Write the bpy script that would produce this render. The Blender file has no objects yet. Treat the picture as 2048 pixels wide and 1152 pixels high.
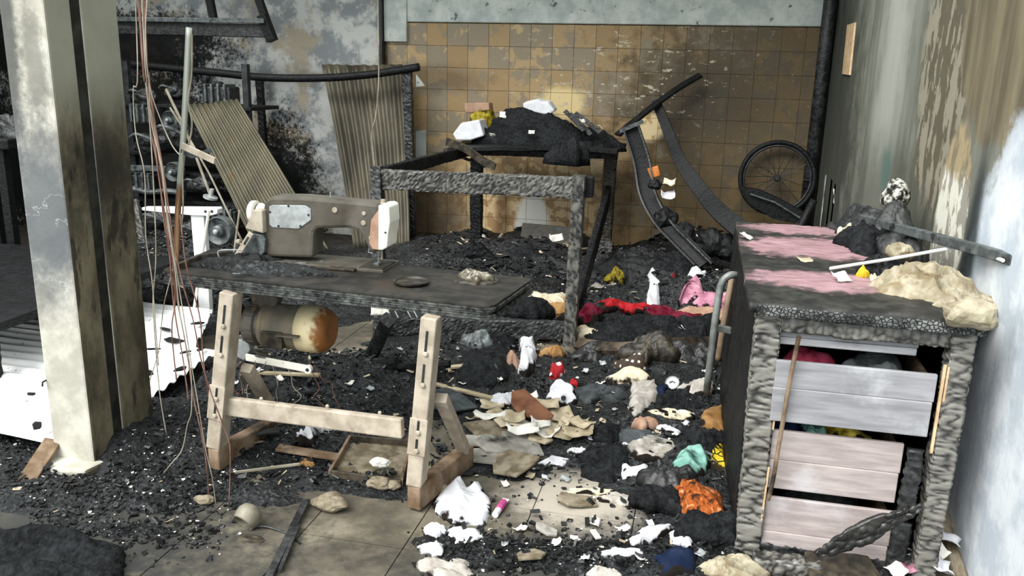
import bpy, bmesh, math, random
from mathutils import Vector, Matrix, noise, geometry
random.seed(7)
S = bpy.context.scene
COL = S.collection

# ------------------------------------------------------------------ camera
IW, IH, FPX = 2048, 1152, 1675.0
CAM = Vector((0, 0, 1.55))
_dy = Vector((400, -425, FPX)).normalized()
_dn = Vector((-157, 6457, FPX)); _dn = (_dn - _dy * _dn.dot(_dy)).normalized()
_z = -_dn; _x = _dy.cross(_z)
RX, RY, RZ = _x, _dy, _z                       # rows: world axes in camera (x right, y down, z forward)
cam_d = bpy.data.cameras.new('camera'); cam = bpy.data.objects.new('camera', cam_d); COL.objects.link(cam)
cam_d.sensor_width = 36; cam_d.lens = FPX / IW * 36; cam_d.clip_start = 0.05
# blender camera axes: x right, y up, -z forward
def _w(c): return Vector((RX.dot(c), RY.dot(c), RZ.dot(c)))
cx_, cy_, cz_ = _w(Vector((1, 0, 0))), _w(Vector((0, -1, 0))), _w(Vector((0, 0, -1)))
cam.matrix_world = Matrix(((cx_.x, cy_.x, cz_.x, CAM.x), (cx_.y, cy_.y, cz_.y, CAM.y), (cx_.z, cy_.z, cz_.z, CAM.z), (0, 0, 0, 1)))
S.camera = cam

# ------------------------------------------------------------------ world, sun, exposure
S.view_settings.view_transform = 'Standard'; S.view_settings.look = 'None'
S.view_settings.gamma = 1.0; S.view_settings.exposure = 0.8
try: S.view_settings.use_curve_mapping = False
except Exception: pass
S.cycles.max_bounces = 5; S.cycles.diffuse_bounces = 3; S.cycles.glossy_bounces = 2; S.cycles.transmission_bounces = 1; S.cycles.volume_bounces = 0; S.cycles.caustics_reflective = False; S.cycles.caustics_refractive = False
wd = bpy.data.worlds.new('overcast_sky'); S.world = wd; wd.use_nodes = True
bg = wd.node_tree.nodes['Background']; bg.inputs[0].default_value = (0.93, 1.0, 1.0, 1); bg.inputs[1].default_value = 1.0
sun_d = bpy.data.lights.new('sun', 'SUN'); sun_d.energy = 3.0; sun_d.angle = math.radians(45); sun_d.color = (1.0, 0.99, 0.96)
sun = bpy.data.objects.new('sun', sun_d); COL.objects.link(sun)
sun.rotation_euler = Vector((0.34, 0.52, -0.72)).to_track_quat('-Z', 'Y').to_euler()

# ------------------------------------------------------------------ pixel -> place helpers
def ray(px, py):
    return _w(Vector((px - IW / 2, py - IH / 2, FPX)))
def FL(px, py, z=0.0):
    r = ray(px, py); return CAM + r * ((z - CAM.z) / r.z)
def DY(px, py, y):
    r = ray(px, py); return CAM + r * (y / r.y)
def DX(px, py, x):
    r = ray(px, py); return CAM + r * (x / r.x)

# ------------------------------------------------------------------ debris height field
MOUNDS = []
def mound(px, py, rx, ry, h, z=0.0):
    p = FL(px, py, z); MOUNDS.append((p.x, p.y, rx, ry, h))
for a in [(60, 925, .45, .25, .08), (250, 905, .35, .22, .13), (330, 850, .35, .3, .12), (430, 900, .3, .2, .09), (300, 985, .22, .12, .085), (170, 990, .3, .1, .06),
          (480, 985, .3, .1, .055), (60, 1000, .3, .12, .05), (760, 975, .25, .1, .055), (560, 860, .5, .3, .1), (640, 960, .3, .1, .05),
          (560, 770, .6, .4, .16), (720, 770, .4, .35, .13), (950, 770, .35, .3, .12), (1080, 740, .3, .25, .10), (900, 700, .5, .3, .07),
          (1000, 610, .6, .5, .24), (1060, 540, .6, .6, .25), (1300, 745, .3, .35, .17), (1400, 780, .2, .4, .13),
          (1370, 960, .14, .4, .1), (1420, 1060, .15, .3, .1), (1200, 900, .25, .2, .07), (1280, 850, .3, .3, .09), (1060, 850, .35, .25, .08), (1000, 930, .3, .15, .05),
          (950, 1100, .25, .12, .045), (1130, 1120, .4, .1, .045), (1300, 1130, .3, .14, .06), (1300, 980, .25, .2, .045),
          (1340, 640, .42, .36, .34), (1220, 650, .3, .3, .25), (1450, 620, .3, .4, .3), (1300, 560, .6, .5, .25), (1400, 520, .6, .4, .3),
          (60, 880, .3, .3, .05), (300, 560, 1.2, .8, .35), (500, 560, 1.0, .8, .22), (900, 540, .8, .8, .22), (60, 1110, .25, .12, .06), (200, 1060, .3, .1, .03),
          (1540, 480, .6, .5, .5), (1700, 1150, .3, .1, .08), (330, 1060, .25, .1, .03)]:
    mound(*a)
mound(900, 500, .6, .5, .14); mound(1060, 505, .45, .35, .22); mound(1130, 500, .4, .3, .2); mound(960, 490, .4, .3, .14)
def G(x, y, fine=True):
    h = 0.0
    for mx, my, rx, ry, mh in MOUNDS:
        dx = (x - mx) / rx; dy = (y - my) / ry; q = dx * dx + dy * dy
        if q < 7: h += (mh * math.exp(-q)) ** 3
    h = h ** (1 / 3) - 0.028
    if -4.5 < x < -2.3 and 2.5 < y < 4.35: h = min(h, .03)
    if fine:
        k = max(0.25, min(1.0, (h + 0.02) * 12))
        n1 = noise.noise(Vector((x * 5, y * 5, 3.1)))
        n2 = noise.noise(Vector((x * 17, y * 17, 9.1)))
        n3 = 0.5 - abs(noise.noise(Vector((x * 42, y * 42, 1.7))))
        h += k * (0.03 * n1 + 0.022 * n2 + 0.012 * n3)
    return h
def GZ(x, y): return max(0.0, G(x, y, True))
def PG(px, py, lift=0.0):
    z = 0.0
    for _ in range(7):
        p = FL(px, py, z); z = 0.5 * z + 0.5 * (GZ(p.x, p.y) + lift)
    p = FL(px, py, z); return p

# ------------------------------------------------------------------ materials
def C(r, g, b, a=1):
    f = lambda v: (v / 255 / 12.92) if v / 255 <= 0.04045 else ((v / 255 + 0.055) / 1.055) ** 2.4
    return (f(r), f(g), f(b), a)
class NT:
    def __init__(s, name, rough=0.8, spec=0.3, metal=0.0):
        s.m = bpy.data.materials.new(name); s.m.use_nodes = True
        s.t = s.m.node_tree; s.b = s.t.nodes['Principled BSDF']
        s.b.inputs['Roughness'].default_value = rough; s.b.inputs['Specular IOR Level'].default_value = spec
        s.b.inputs['Metallic'].default_value = metal
        s._pos = None; s._obj = None
    def n(s, typ, **kw):
        nd = s.t.nodes.new(typ)
        for k, v in kw.items(): setattr(nd, k, v)
        return nd
    def l(s, a, b): s.t.links.new(a, b)
    def put(s, sock, v):
        if hasattr(v, 'is_output'): s.l(v, sock)
        else: sock.default_value = v
    def pos(s):
        if s._pos is None: s._pos = s.n('ShaderNodeNewGeometry').outputs['Position']
        return s._pos
    def sep(s, v=None):
        nd = s.n('ShaderNodeSeparateXYZ'); s.l(v or s.pos(), nd.inputs[0]); return nd.outputs
    def scl(s, vec, v=None, loc=(0, 0, 0), rot=(0, 0, 0)):
        nd = s.n('ShaderNodeMapping'); s.l(v or s.pos(), nd.inputs[0]); nd.inputs['Scale'].default_value = vec
        nd.inputs['Location'].default_value = loc; nd.inputs['Rotation'].default_value = rot; return nd.outputs[0]
    def noise(s, scale, detail=4, rough=0.55, v=None, dist=0.0):
        nd = s.n('ShaderNodeTexNoise'); s.l(v or s.pos(), nd.inputs['Vector'])
        nd.inputs['Scale'].default_value = scale; nd.inputs['Detail'].default_value = detail; nd.inputs['Roughness'].default_value = rough
        nd.inputs['Distortion'].default_value = dist
        return nd.outputs[0]
    def vor(s, scale, feature='F1', v=None, rnd=1.0):
        nd = s.n('ShaderNodeTexVoronoi', feature=feature); s.l(v or s.pos(), nd.inputs['Vector'])
        nd.inputs['Scale'].default_value = scale; nd.inputs['Randomness'].default_value = rnd
        return nd.outputs['Distance']
    def vcol(s, scale, v=None):
        nd = s.n('ShaderNodeTexVoronoi'); s.l(v or s.pos(), nd.inputs['Vector']); nd.inputs['Scale'].default_value = scale
        return nd.outputs['Color']
    def wave(s, scale, dist=2, v=None, dirn='X'):
        nd = s.n('ShaderNodeTexWave', bands_direction=dirn); s.l(v or s.pos(), nd.inputs['Vector'])
        nd.inputs['Scale'].default_value = scale; nd.inputs['Distortion'].default_value = dist; nd.inputs['Detail'].default_value = 3
        return nd.outputs['Fac']
    def ma(s, op, a, b=0.0, c=None):
        nd = s.n('ShaderNodeMath', operation=op); s.put(nd.inputs[0], a); s.put(nd.inputs[1], b)
        if c is not None: s.put(nd.inputs[2], c)
        return nd.outputs[0]
    def ss(s, v, lo, hi):
        nd = s.n('ShaderNodeMapRange', interpolation_type='SMOOTHSTEP'); s.put(nd.inputs[0], v)
        nd.inputs[1].default_value = lo; nd.inputs[2].default_value = hi; return nd.outputs[0]
    def mix(s, f, a, b):
        nd = s.n('ShaderNodeMix', data_type='RGBA'); s.put(nd.inputs[0], f); s.put(nd.inputs[6], a); s.put(nd.inputs[7], b); return nd.outputs[2]
    def ramp(s, f, stops):
        nd = s.n('ShaderNodeValToRGB'); s.l(f, nd.inputs[0]); e = nd.color_ramp.elements
        while len(e) < len(stops): e.new(0.5)
        for el, (p, c) in zip(e, stops): el.position = p; el.color = c
        return nd.outputs[0]
    def blob(s, axes, c, r, soft=0.3, warp=None):
        """1 inside an ellipse on two world axes; edges ragged by the warp value"""
        o = s.sep(); d = None
        for ax, cc, rr in zip(axes, c, r):
            q = s.ma('DIVIDE', s.ma('SUBTRACT', o['XYZ'.index(ax)], cc), rr); q = s.ma('MULTIPLY', q, q)
            d = q if d is None else s.ma('ADD', d, q)
        d = s.ma('SQRT', d)
        if warp is not None: d = s.ma('ADD', d, warp)
        return s.ss(d, 1 + soft, 1 - soft)
    def col(s, v): s.put(s.b.inputs['Base Color'], v); return s
    def rough(s, v): s.put(s.b.inputs['Roughness'], v); return s
    def bump(s, h, strength=0.4, dist=0.01):
        nd = s.n('ShaderNodeBump'); nd.inputs['Strength'].default_value = strength; nd.inputs['Distance'].default_value = dist
        s.l(h, nd.inputs['Height']); s.l(nd.outputs[0], s.b.inputs['Normal']); return s
    def rnd(s): return s.n('ShaderNodeObjectInfo').outputs['Random']

M = {}
def M_char(name, dark, light, rough=0.5, scale=60, spec=0.5, strength=0.5, dist=0.006):
    m = NT(name, rough, spec); v = m.vor(scale, 'SMOOTH_F1'); n = m.noise(scale * .5, 5)
    a = m.noise(7, 4)
    m.col(m.mix(m.ss(m.ma('ADD', n, m.ma('MULTIPLY', a, .6)), .62, 1.05), C(*dark), C(*light)))
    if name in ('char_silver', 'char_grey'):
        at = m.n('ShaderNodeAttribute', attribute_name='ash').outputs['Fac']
        m.col(m.mix(m.ss(m.ma('ADD', at, m.ma('MULTIPLY', m.ma('SUBTRACT', a, .5), .9)), .0, 1.15), C(*dark), C(*light)))  # ash-pale blister tops, dark cracks: sheen and crack shade painted into the colour
    m.rough(m.ma('ADD', rough - .15, m.ma('MULTIPLY', n, .3)))
    m.bump(m.ma('SUBTRACT', m.ma('MULTIPLY', n, .6), v), strength, dist); M[name] = m.m
M_char('char', (17, 18, 19), (58, 60, 60))
M_char('char_black', (8, 9, 10), (24, 25, 27), .62, 60, .28)
M_char('char_grey', (30, 30, 30), (112, 110, 104), .5, 90, .5, .35, .004)
M_char('char_silver', (30, 30, 29), (128, 125, 118), .42, 90, .6, .3, .003)
M_char('char_fabric', (12, 13, 14), (38, 40, 42), .85, 90, .15, .8)
M_char('char_brown', (30, 26, 20), (74, 66, 52), .55, 50)
def M_plain(name, col, var=25, rough=0.8, scale=14, spec=0.3, metal=0.0, bump=.25, dirt=None, dirtlo=.56, dirthi=.72, bscale=60):
    m = NT(name, rough, spec, metal); n = m.noise(scale, 5); d = [max(0, c - var) for c in col]; u = [min(255, c + var // 2) for c in col]
    k = m.mix(m.ss(n, .35, .68), C(*d), C(*u))
    if dirt: k = m.mix(m.ss(m.noise(scale * .55, 6, .65, m.scl((1, 1, 1), None, (4.3, 1.7, 8.1))), dirtlo, dirthi), k, C(*dirt))
    if 'cloth' in name or name in ('white_clean', 'foam'):
        at = m.n('ShaderNodeAttribute', attribute_name='rim').outputs['Fac']
        k = m.mix(m.ss(m.ma('ADD', at, m.ma('MULTIPLY', m.ma('SUBTRACT', m.noise(16, 3, .5), .5), 1.0)), .86, .98), k, C(30, 26, 23) if name != 'foam' else C(132, 116, 90))
    m.col(k); m.bump(m.noise(bscale, 5), bump * (.4 if 'cloth' in name or 'white' in name else 1), .006); M[name] = m.m
M_plain('white_cloth', (206, 205, 210), 14, .9, 20, .1, dirt=(28, 26, 26), dirtlo=.60, dirthi=.68)
M_plain('white_clean', (214, 214, 218), 10, .9, 20, .1, dirt=(120, 110, 100), dirtlo=.66, dirthi=.8)
M_plain('cream_cloth', (214, 202, 176), 25, .9, 18, .1, dirt=(36, 30, 25), dirtlo=.58, dirthi=.70)
M_plain('grey_cloth', (172, 166, 158), 25, .9, 18, .1, dirt=(40, 38, 36), dirtlo=.62, dirthi=.74)
M_plain('blue_cloth', (28, 38, 60), 12, .9, 15, .1, dirt=(14, 16, 20), dirtlo=.5, dirthi=.65)
M_plain('red_cloth', (164, 36, 42), 25, .9, 18, .1, dirt=(40, 18, 18), dirtlo=.58, dirthi=.72)
M_plain('pink_cloth', (184, 128, 148), 35, .9, 12, .1, dirt=(90, 34, 50), dirtlo=.54, dirthi=.68)
M_plain('maroon_cloth', (104, 28, 46), 30, .9, 16, .1, dirt=(20, 12, 14), dirtlo=.55, dirthi=.7)
M_plain('tan_cloth', (150, 114, 72), 25, .85, 12, .15, dirt=(48, 34, 22), dirtlo=.6, dirthi=.75)
M_plain('olive_cloth', (156, 140, 48), 40, .9, 25, .1, dirt=(52, 40, 16), dirtlo=.5, dirthi=.62)
M_plain('teal_cloth', (128, 172, 160), 30, .9, 12, .1, dirt=(20, 26, 26), dirtlo=.54, dirthi=.66)
M_plain('paper', (226, 221, 212), 18, .9, 10, .15, dirt=(96, 78, 58), dirtlo=.6, dirthi=.75)
M_plain('paper_tan', (186, 172, 146), 30, .9, 10, .15, dirt=(60, 46, 30), dirtlo=.56, dirthi=.72)
M_plain('leather', (112, 66, 36), 25, .55, 14, .4, dirt=(60, 34, 18), dirtlo=.6, dirthi=.8)
M_plain('orange', (196, 118, 58), 20, .8, 14, .3)
M_plain('stone', (126, 116, 98), 30, .9, 18, .2, dirt=(50, 46, 40), dirtlo=.58, dirthi=.72, bump=.6)
M_plain('slate', (150, 146, 138), 26, .85, 12, .25, dirt=(42, 40, 38), dirtlo=.55, dirthi=.7, bump=.4)
M_plain('dark_slate', (66, 70, 72), 22, .8, 14, .3, dirt=(22, 22, 22), dirtlo=.55, dirthi=.7, bump=.5)
M_plain('grey_machine', (88, 83, 74), 14, .62, 9, .35, dirt=(58, 52, 44), dirtlo=.55, dirthi=.75, bump=.12)
M_plain('grey_motor', (92, 88, 80), 20, .65, 12, .35, dirt=(150, 118, 72), dirtlo=.58, dirthi=.7, bump=.2)
M_plain('bare_metal', (168, 172, 172), 22, .5, 25, .5, .25, bump=.12, dirt=(110, 112, 112), dirtlo=.56, dirthi=.7)
M_plain('steel_beige', (176, 164, 148), 20, .7, 16, .3, bump=.14, dirt=(118, 106, 92), dirtlo=.58, dirthi=.74)
M_plain('white_enamel', (236, 232, 220), 10, .5, 14, .4, bump=.1, dirt=(130, 110, 84), dirtlo=.66, dirthi=.8)
M_plain('bright_paint', (240, 241, 240), 8, .6, 14, .4, bump=.05)
M_plain('dark_metal', (44, 46, 48), 16, .45, 18, .5, .3, bump=.3)
M_plain('grey_metal', (98, 104, 104), 24, .5, 22, .5, .3, bump=.25, dirt=(34, 34, 34), dirtlo=.52, dirthi=.66)
M_plain('tube_metal', (132, 136, 132), 24, .45, 14, .5, .3, bump=.15, dirt=(64, 58, 50), dirtlo=.54, dirthi=.7)
M_plain('copper_wire', (132, 96, 84), 35, .6, 9, .4, .3, bump=.1)
M_plain('pale_wire', (158, 150, 134), 30, .6, 9, .4, .2, bump=.1)
M_plain('foam', (160, 151, 130), 26, .9, 22, .1, bump=.9, dirt=(118, 104, 80), dirtlo=.52, dirthi=.66, bscale=45)
M_plain('pink_box', (166, 134, 114), 16, .8, 14, .2, dirt=(110, 66, 46), dirtlo=.6, dirthi=.76)
M_plain('pale_wood', (206, 178, 142), 20, .75, 20, .25, bump=.2, dirt=(120, 92, 64), dirtlo=.6, dirthi=.74)
M_plain('old_wood', (128, 108, 88), 30, .8, 10, .25, bump=.3, dirt=(44, 38, 32), dirtlo=.5, dirthi=.68)
M_plain('burnt_wood', (84, 72, 60), 24, .75, 9, .3, bump=.4, dirt=(26, 24, 22), dirtlo=.48, dirthi=.62)
M_plain('yellow', (210, 176, 44), 20, .7, 30, .3)
M_plain('magenta', (178, 76, 128), 20, .6, 30, .3)
M_plain('plastic_glass', (106, 100, 84), 40, .25, 30, .7, dirt=(70, 62, 46), dirtlo=.48, dirthi=.6)
M_plain('kettle_metal', (128, 122, 108), 16, .55, 18, .4, .2, dirt=(170, 160, 140), dirtlo=.6, dirthi=.7)
M_plain('scorch_white', (200, 198, 188), 30, .9, 60, .1, dirt=(36, 36, 34), dirtlo=.42, dirthi=.56, bump=.8)

# motor bell: white enamel burnt to rust on the end
m = NT('rust_bell', .5, .4); o = m.sep(); n = m.noise(14, 6, .65); n2 = m.noise(55, 5)
m.col(m.mix(m.ss(m.ma('ADD', m.ma('ADD', m.ma('MULTIPLY', m.ma('ADD', o[0], 1.53), 5.0), m.ma('MULTIPLY', n, .9)), m.ma('MULTIPLY', n2, .3)), .92, 1.2), C(222, 206, 166), C(138, 88, 42))); m.bump(n2, .25, .004); M['rust_bell'] = m.m
m = NT('charcoal', .35, .5); n = m.noise(20, 4); m.col(m.mix(m.ss(n, .4, .7), C(10, 11, 12), C(34, 36, 38))); m.rough(m.ma('ADD', .18, m.ma('MULTIPLY', m.noise(90), .5))); m.bump(m.noise(120), .5, .004); M['charcoal'] = m.m
# flaking motor body
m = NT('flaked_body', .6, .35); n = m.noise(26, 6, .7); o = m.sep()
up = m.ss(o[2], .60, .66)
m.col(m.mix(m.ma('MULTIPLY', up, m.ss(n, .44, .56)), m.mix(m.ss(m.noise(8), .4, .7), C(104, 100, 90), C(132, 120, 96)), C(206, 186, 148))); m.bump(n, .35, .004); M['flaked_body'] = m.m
# corrugated sheets
m = NT('sheet_bright', .42, .45, .0); n = m.noise(6, 5)
m.col(m.mix(m.ss(m.noise(26, 6, .7), .60, .70), m.mix(n, C(232, 232, 230), C(246, 246, 246)), C(96, 92, 88))); M['sheet_bright'] = m.m
def sheet_mat(name, a, b, rust):
    m = NT(name, .5, .45, .35); n = m.noise(3, 4, .5, m.scl((1, 1, .5))); r = m.noise(9, 6, .65, m.scl((1, 1, .45), None, (3, 3, 3)))
    m.col(m.mix(m.ss(r, .60, .72), m.mix(m.ss(n, .35, .65), C(*a), C(*b)), C(*rust))); m.rough(m.ma('ADD', .35, m.ma('MULTIPLY', r, .35))); M[name] = m.m
sheet_mat('sheet_olive', (74, 71, 57), (98, 93, 75), (92, 74, 42))
sheet_mat('sheet_grey', (68, 64, 53), (106, 100, 85), (84, 68, 48))
# copper / rust pole
m = NT('pole_metal', .4, .5, .4); o = m.sep()
m.col(m.mix(m.ss(m.ma('ADD', o[2], m.ma('MULTIPLY', m.noise(20), .2)), 1.25, 1.12), C(168, 172, 160), C(112, 80, 52))); M['pole_metal'] = m.m
# soaked ash ground
m = NT('ash_ground', .6, .4); n = m.noise(9, 6, .65); n2 = m.noise(55, 6, .7); a = m.noise(2.1, 4)
k = m.mix(m.ss(n, .42, .66), C(11, 12, 13), C(42, 44, 46)); k = m.mix(m.ss(m.ma('ADD', n2, m.ma('MULTIPLY', a, .4)), .70, .94), k, C(88, 90, 92))
m.col(k); m.rough(m.ma('ADD', .15, m.ma('MULTIPLY', n2, .6))); m.bump(m.ma('ADD', n2, m.ma('MULTIPLY', m.vor(70), .8)), .9, .014); M['ash_ground'] = m.m
# floor tiles
m = NT('floor_tile', .6, .35); w = m.noise(3.2, 6, .62); f = m.noise(17, 7, .68)
base = m.mix(m.ss(f, .35, .7), C(96, 90, 78), C(146, 138, 120)); base = m.mix(m.ma('MULTIPLY', m.rnd(), .3), base, C(112, 102, 84))
soot = m.ss(m.ma('ADD', w, m.ma('MULTIPLY', f, .55)), .62, .84)
o = m.sep()
left = m.blob('XY', (-2.3, 2.2), (.95, .42), .45, m.ma('MULTIPLY', m.ma('SUBTRACT', f, .5), 2.2)); right = m.blob('XY', (.1, 3.1), (.62, 1.2), .4, m.ma('MULTIPLY', m.ma('SUBTRACT', f, .5), 2.0))
right2 = m.blob('XY', (-.4, 2.2), (.42, .32), .4, m.ma('MULTIPLY', m.ma('SUBTRACT', f, .5), 2.0))
pale = m.blob('XY', (-.38, 2.83), (.22, .2), .5, m.ma('MULTIPLY', m.ma('SUBTRACT', f, .5), 1.5))
base = m.mix(m.ma('MULTIPLY', soot, .7), base, C(46, 43, 38))
base = m.mix(m.ma('MULTIPLY', m.ma('MAXIMUM', m.ma('MAXIMUM', left, right), right2), .8), base, C(40, 42, 44))
base = m.mix(m.ma('MULTIPLY', pale, .8), base, C(184, 174, 160))
m.col(base); m.rough(m.ma('ADD', .4, m.ma('MULTIPLY', f, .4))); m.bump(f, .25, .004); M['floor_tile'] = m.m
M_plain('grout', (52, 48, 42), 15, .95)
# back wall tiles: glazed tan, smoked
m = NT('wall_tile', .5, .4); f = m.noise(7, 7, .65); g = m.noise(1.3, 4); o = m.sep()
r = m.rnd()
k = m.mix(r, C(160, 132, 92), C(190, 163, 120)); k = m.mix(m.ss(m.ma('ADD', f, m.ma('MULTIPLY', m.ma('SUBTRACT', r, .5), .25)), .48, .54), k, C(146, 132, 110))
wf = m.ma('MULTIPLY', m.ma('SUBTRACT', f, .5), 2.0); wl = m.ma('MULTIPLY', wf, .5); sp = m.noise(11, 4, .5, m.scl((1, 1, 1), None, (7, 2, 4)))
under = m.blob('XZ', (-1.45, .35), (.75, .55), .45, wf); k = m.mix(m.ma('MULTIPLY', under, .85), k, m.mix(m.ss(sp, .50, .53), C(224, 196, 150), C(176, 140, 98)))
smoke = m.blob('XZ', (.55, 1.05), (1.3, 1.3), .4, wf); k = m.mix(m.ma('MULTIPLY', smoke, .88), k, m.mix(m.ss(f, .42, .6), C(82, 66, 40), C(66, 58, 42)))
k = m.mix(m.ma('MULTIPLY', m.blob('XZ', (-.15, 1.35), (.55, .35), .5, wf), .55), k, C(46, 42, 34))
k = m.mix(m.ma('MULTIPLY', m.blob('XZ', (-2.45, 1.45), (.45, .12), .6, wf), .6), k, C(70, 60, 46))
k = m.mix(m.ma('MULTIPLY', m.blob('XZ', (-1.78, .25), (.07, .32), .5, wl), .7), k, C(92, 66, 36))
k = m.mix(m.ma('MULTIPLY', m.blob('XZ', (-.72, .3), (.12, .35), .6, wl), .6), k, C(92, 68, 40))
k = m.mix(m.blob('XZ', (-1.5, .22), (.15, .25), .22, wl), k, C(250, 246, 236))
k = m.mix(m.ma('MULTIPLY', m.blob('XZ', (-1.26, 1.29), (.2, .13), .35, wl), .9), k, C(232, 208, 154))
k = m.mix(m.ma('MULTIPLY', m.blob('XZ', (-.49, 1.1), (.13, .11), .3, wl), .95), k, m.mix(m.ss(sp, .5, .6), C(232, 210, 164), C(180, 146, 90)))
k = m.mix(m.ma('MULTIPLY', m.blob('XZ', (-2.5, .25), (.4, .4), .4, wf), .7), k, C(76, 58, 40))
k = m.mix(m.ma('MULTIPLY', m.ss(m.noise(13, 6, .6, m.scl((1, 1, 2.2))), .61, .64), m.blob('XZ', (-.8, 1.62), (.9, .45), .4, wf)), k, C(190, 180, 160))
k = m.mix(m.ma('MULTIPLY', m.ss(m.noise(60, 3, .5), .70, .74), .6), k, C(188, 178, 156))
m.col(k); m.rough(m.ma('ADD', .38, m.ma('MULTIPLY', f, .4))); m.bump(f, .12, .004); M['wall_tile'] = m.m
M_plain('tile_joint', (112, 98, 74), 20, .95, dirt=(60, 52, 40))
# upper back plaster
m = NT('plaster_upper', .9, .15); f = m.noise(6, 7, .65); k = m.mix(m.ss(f, .35, .65), C(176, 184, 180), C(212, 216, 210)); k = m.mix(m.ss(m.noise(10, 7, .7, m.scl((1, 1, 1), None, (5, 5, 5))), .60, .68), k, C(98, 102, 94)); m.col(k); m.bump(f, .3, .006); M['plaster_upper'] = m.m
# left plaster wall, burnt black towards the racks
m = NT('plaster_left', .9, .15); f = m.noise(4.5, 6, .7); s = m.noise(34, 6, .8); o = m.sep()
k = m.mix(m.ss(f, .42, .58), C(136, 140, 142), C(196, 196, 192)); k = m.mix(m.ss(m.noise(2.2, 6, .6, m.scl((1, 1, 1), None, (9, 9, 2))), .52, .62), k, C(166, 156, 138))
w = m.ma('MULTIPLY', m.ma('SUBTRACT', m.ma('ADD', m.ma('MULTIPLY', s, .75), m.ma('MULTIPLY', f, .4)), .57), 2.4)
b1 = m.blob('XZ', (-5.6, .6), (1.3, 1.1), .18, w); b2 = m.blob('XZ', (-4.0, .0), (.5, 1.05), .2, w); b3 = m.blob('XZ', (-5.8, 1.7), (1.35, .35), .18, w)
k = m.mix(m.ma('MULTIPLY', m.ma('MAXIMUM', m.ma('MAXIMUM', b1, b2), b3), .97), k, C(16, 16, 16)); m.col(k); m.bump(m.ma('ADD', f, m.ma('MULTIPLY', s, .3)), .4, .01); M['plaster_left'] = m.m
# right wall: sooty grey-green render, brown coat with flaked patches, blue-white lime plaster near the door
m = NT('plaster_right', .85, .2); f = m.noise(5, 6, .66); st = m.noise(7, 6, .6, m.scl((1, 1.2, .16))); p = m.noise(9, 5, .6, m.scl((1, 1.6, .7)))
k = m.mix(m.ss(st, .25, .78), C(96, 98, 86), C(142, 144, 134)); wf = m.ma('MULTIPLY', m.ma('SUBTRACT', f, .5), 1.2); wl = m.ma('MULTIPLY', wf, .4)
k = m.mix(m.ma('MULTIPLY', m.blob('YZ', (4.95, 1.5), (.32, 1.2), .7, wf), .75), k, C(176, 178, 168))
k = m.mix(m.ma('MULTIPLY', m.blob('YZ', (7.0, 1.0), (1.2, 1.4), .4, wf), .85), k, C(48, 50, 45))
k = m.mix(m.ma('MULTIPLY', m.blob('YZ', (4.3, .9), (1.3, .35), .5, wf), .6), k, C(62, 62, 52))
k = m.mix(m.ma('MULTIPLY', m.blob('YZ', (3.85, 1.6), (.42, .6), .25, wf), .9), k, m.mix(m.ss(p, .50, .53), C(94, 88, 72), C(150, 143, 126)))
k = m.mix(m.blob('YZ', (3.1, 1.98), (.62, .66), .05, wl), k, m.mix(m.ss(st, .3, .7), C(96, 88, 70), C(138, 127, 104)))
white = m.blob('YZ', (2.3, .72), (.92, .96), .05, wl); top = m.ss(m.sep()[2], 1.37, 1.33); k = m.mix(m.ma('MULTIPLY', white, m.ss(m.ma('ADD', m.sep()[2], m.ma('MULTIPLY', wf, .08)), 1.52, 1.40)), k, m.mix(m.ss(f, .4, .62), C(190, 199, 208), C(222, 227, 232)))
k = m.mix(m.ma('MULTIPLY', m.blob('YZ', (3.18, .75), (.075, .62), .4, wl), .92), k, C(46, 52, 54))
pil = m.blob('YZ', (3.47, 1.0), (.21, .41), .07, wl); k = m.mix(pil, k, m.mix(m.ss(m.ma('ADD', m.sep()[2], m.ma('MULTIPLY', wf, .3)), 1.16, 1.22), m.mix(m.ss(p, .50, .54), C(222, 219, 204), C(156, 152, 142)), m.mix(m.ss(p, .46, .56), C(168, 152, 120), C(132, 122, 100))))
k = m.mix(m.ma('MULTIPLY', m.blob('YZ', (4.75, 1.1), (.10, .12), .5, wf), .45), k, C(56, 112, 106))
m.col(k); m.bump(m.ma('ADD', f, st), .35, .01); M['plaster_right'] = m.m
# column plaster
m = NT('column_plaster', .85, .2); f = m.noise(5, 6, .66); s = m.noise(30, 6, .75); o = m.sep(); nrm = m.n('ShaderNodeNewGeometry').outputs['Normal']; no = m.sep(nrm)
k = m.mix(m.ss(f, .36, .66), C(168, 164, 152), C(204, 200, 188))
w = m.ma('MULTIPLY', m.ma('SUBTRACT', m.ma('ADD', m.ma('MULTIPLY', s, .6), m.ma('MULTIPLY', f, .5)), .55), 2.2)
k = m.mix(m.ma('MULTIPLY', m.blob('XZ', (-2.4, 1.62), (.075, .42), .3, m.ma('MULTIPLY', w, .5)), .85), k, C(58, 62, 62))
k = m.mix(m.ma('MULTIPLY', m.blob('XZ', (-2.27, 1.52), (.05, .2), .5, w), .7), k, C(90, 90, 84))
k = m.mix(m.ma('MULTIPLY', m.blob('XZ', (-2.3, 1.0), (.18, .32), .6, m.ma('MULTIPLY', w, .6)), .85), k, C(74, 80, 88))
cr = m.ma('ABSOLUTE', m.ma('SUBTRACT', m.noise(5, 5, .55, m.scl((1, 1, 1.5))), .5)); k = m.mix(m.ma('MULTIPLY', m.ma('MULTIPLY', m.ss(cr, .006, .001), m.ss(m.noise(6, 2, .5, m.scl((1, 1, 1), None, (2, 2, 2))), .48, .54)), m.ma('MULTIPLY', m.blob('XZ', (-2.3, .95), (.2, .35), .3), .45)), k, C(196, 198, 200))
side = m.ss(no[0], .4, .7)  # right-hand face picked by normal: its shade is painted into the colour
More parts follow.
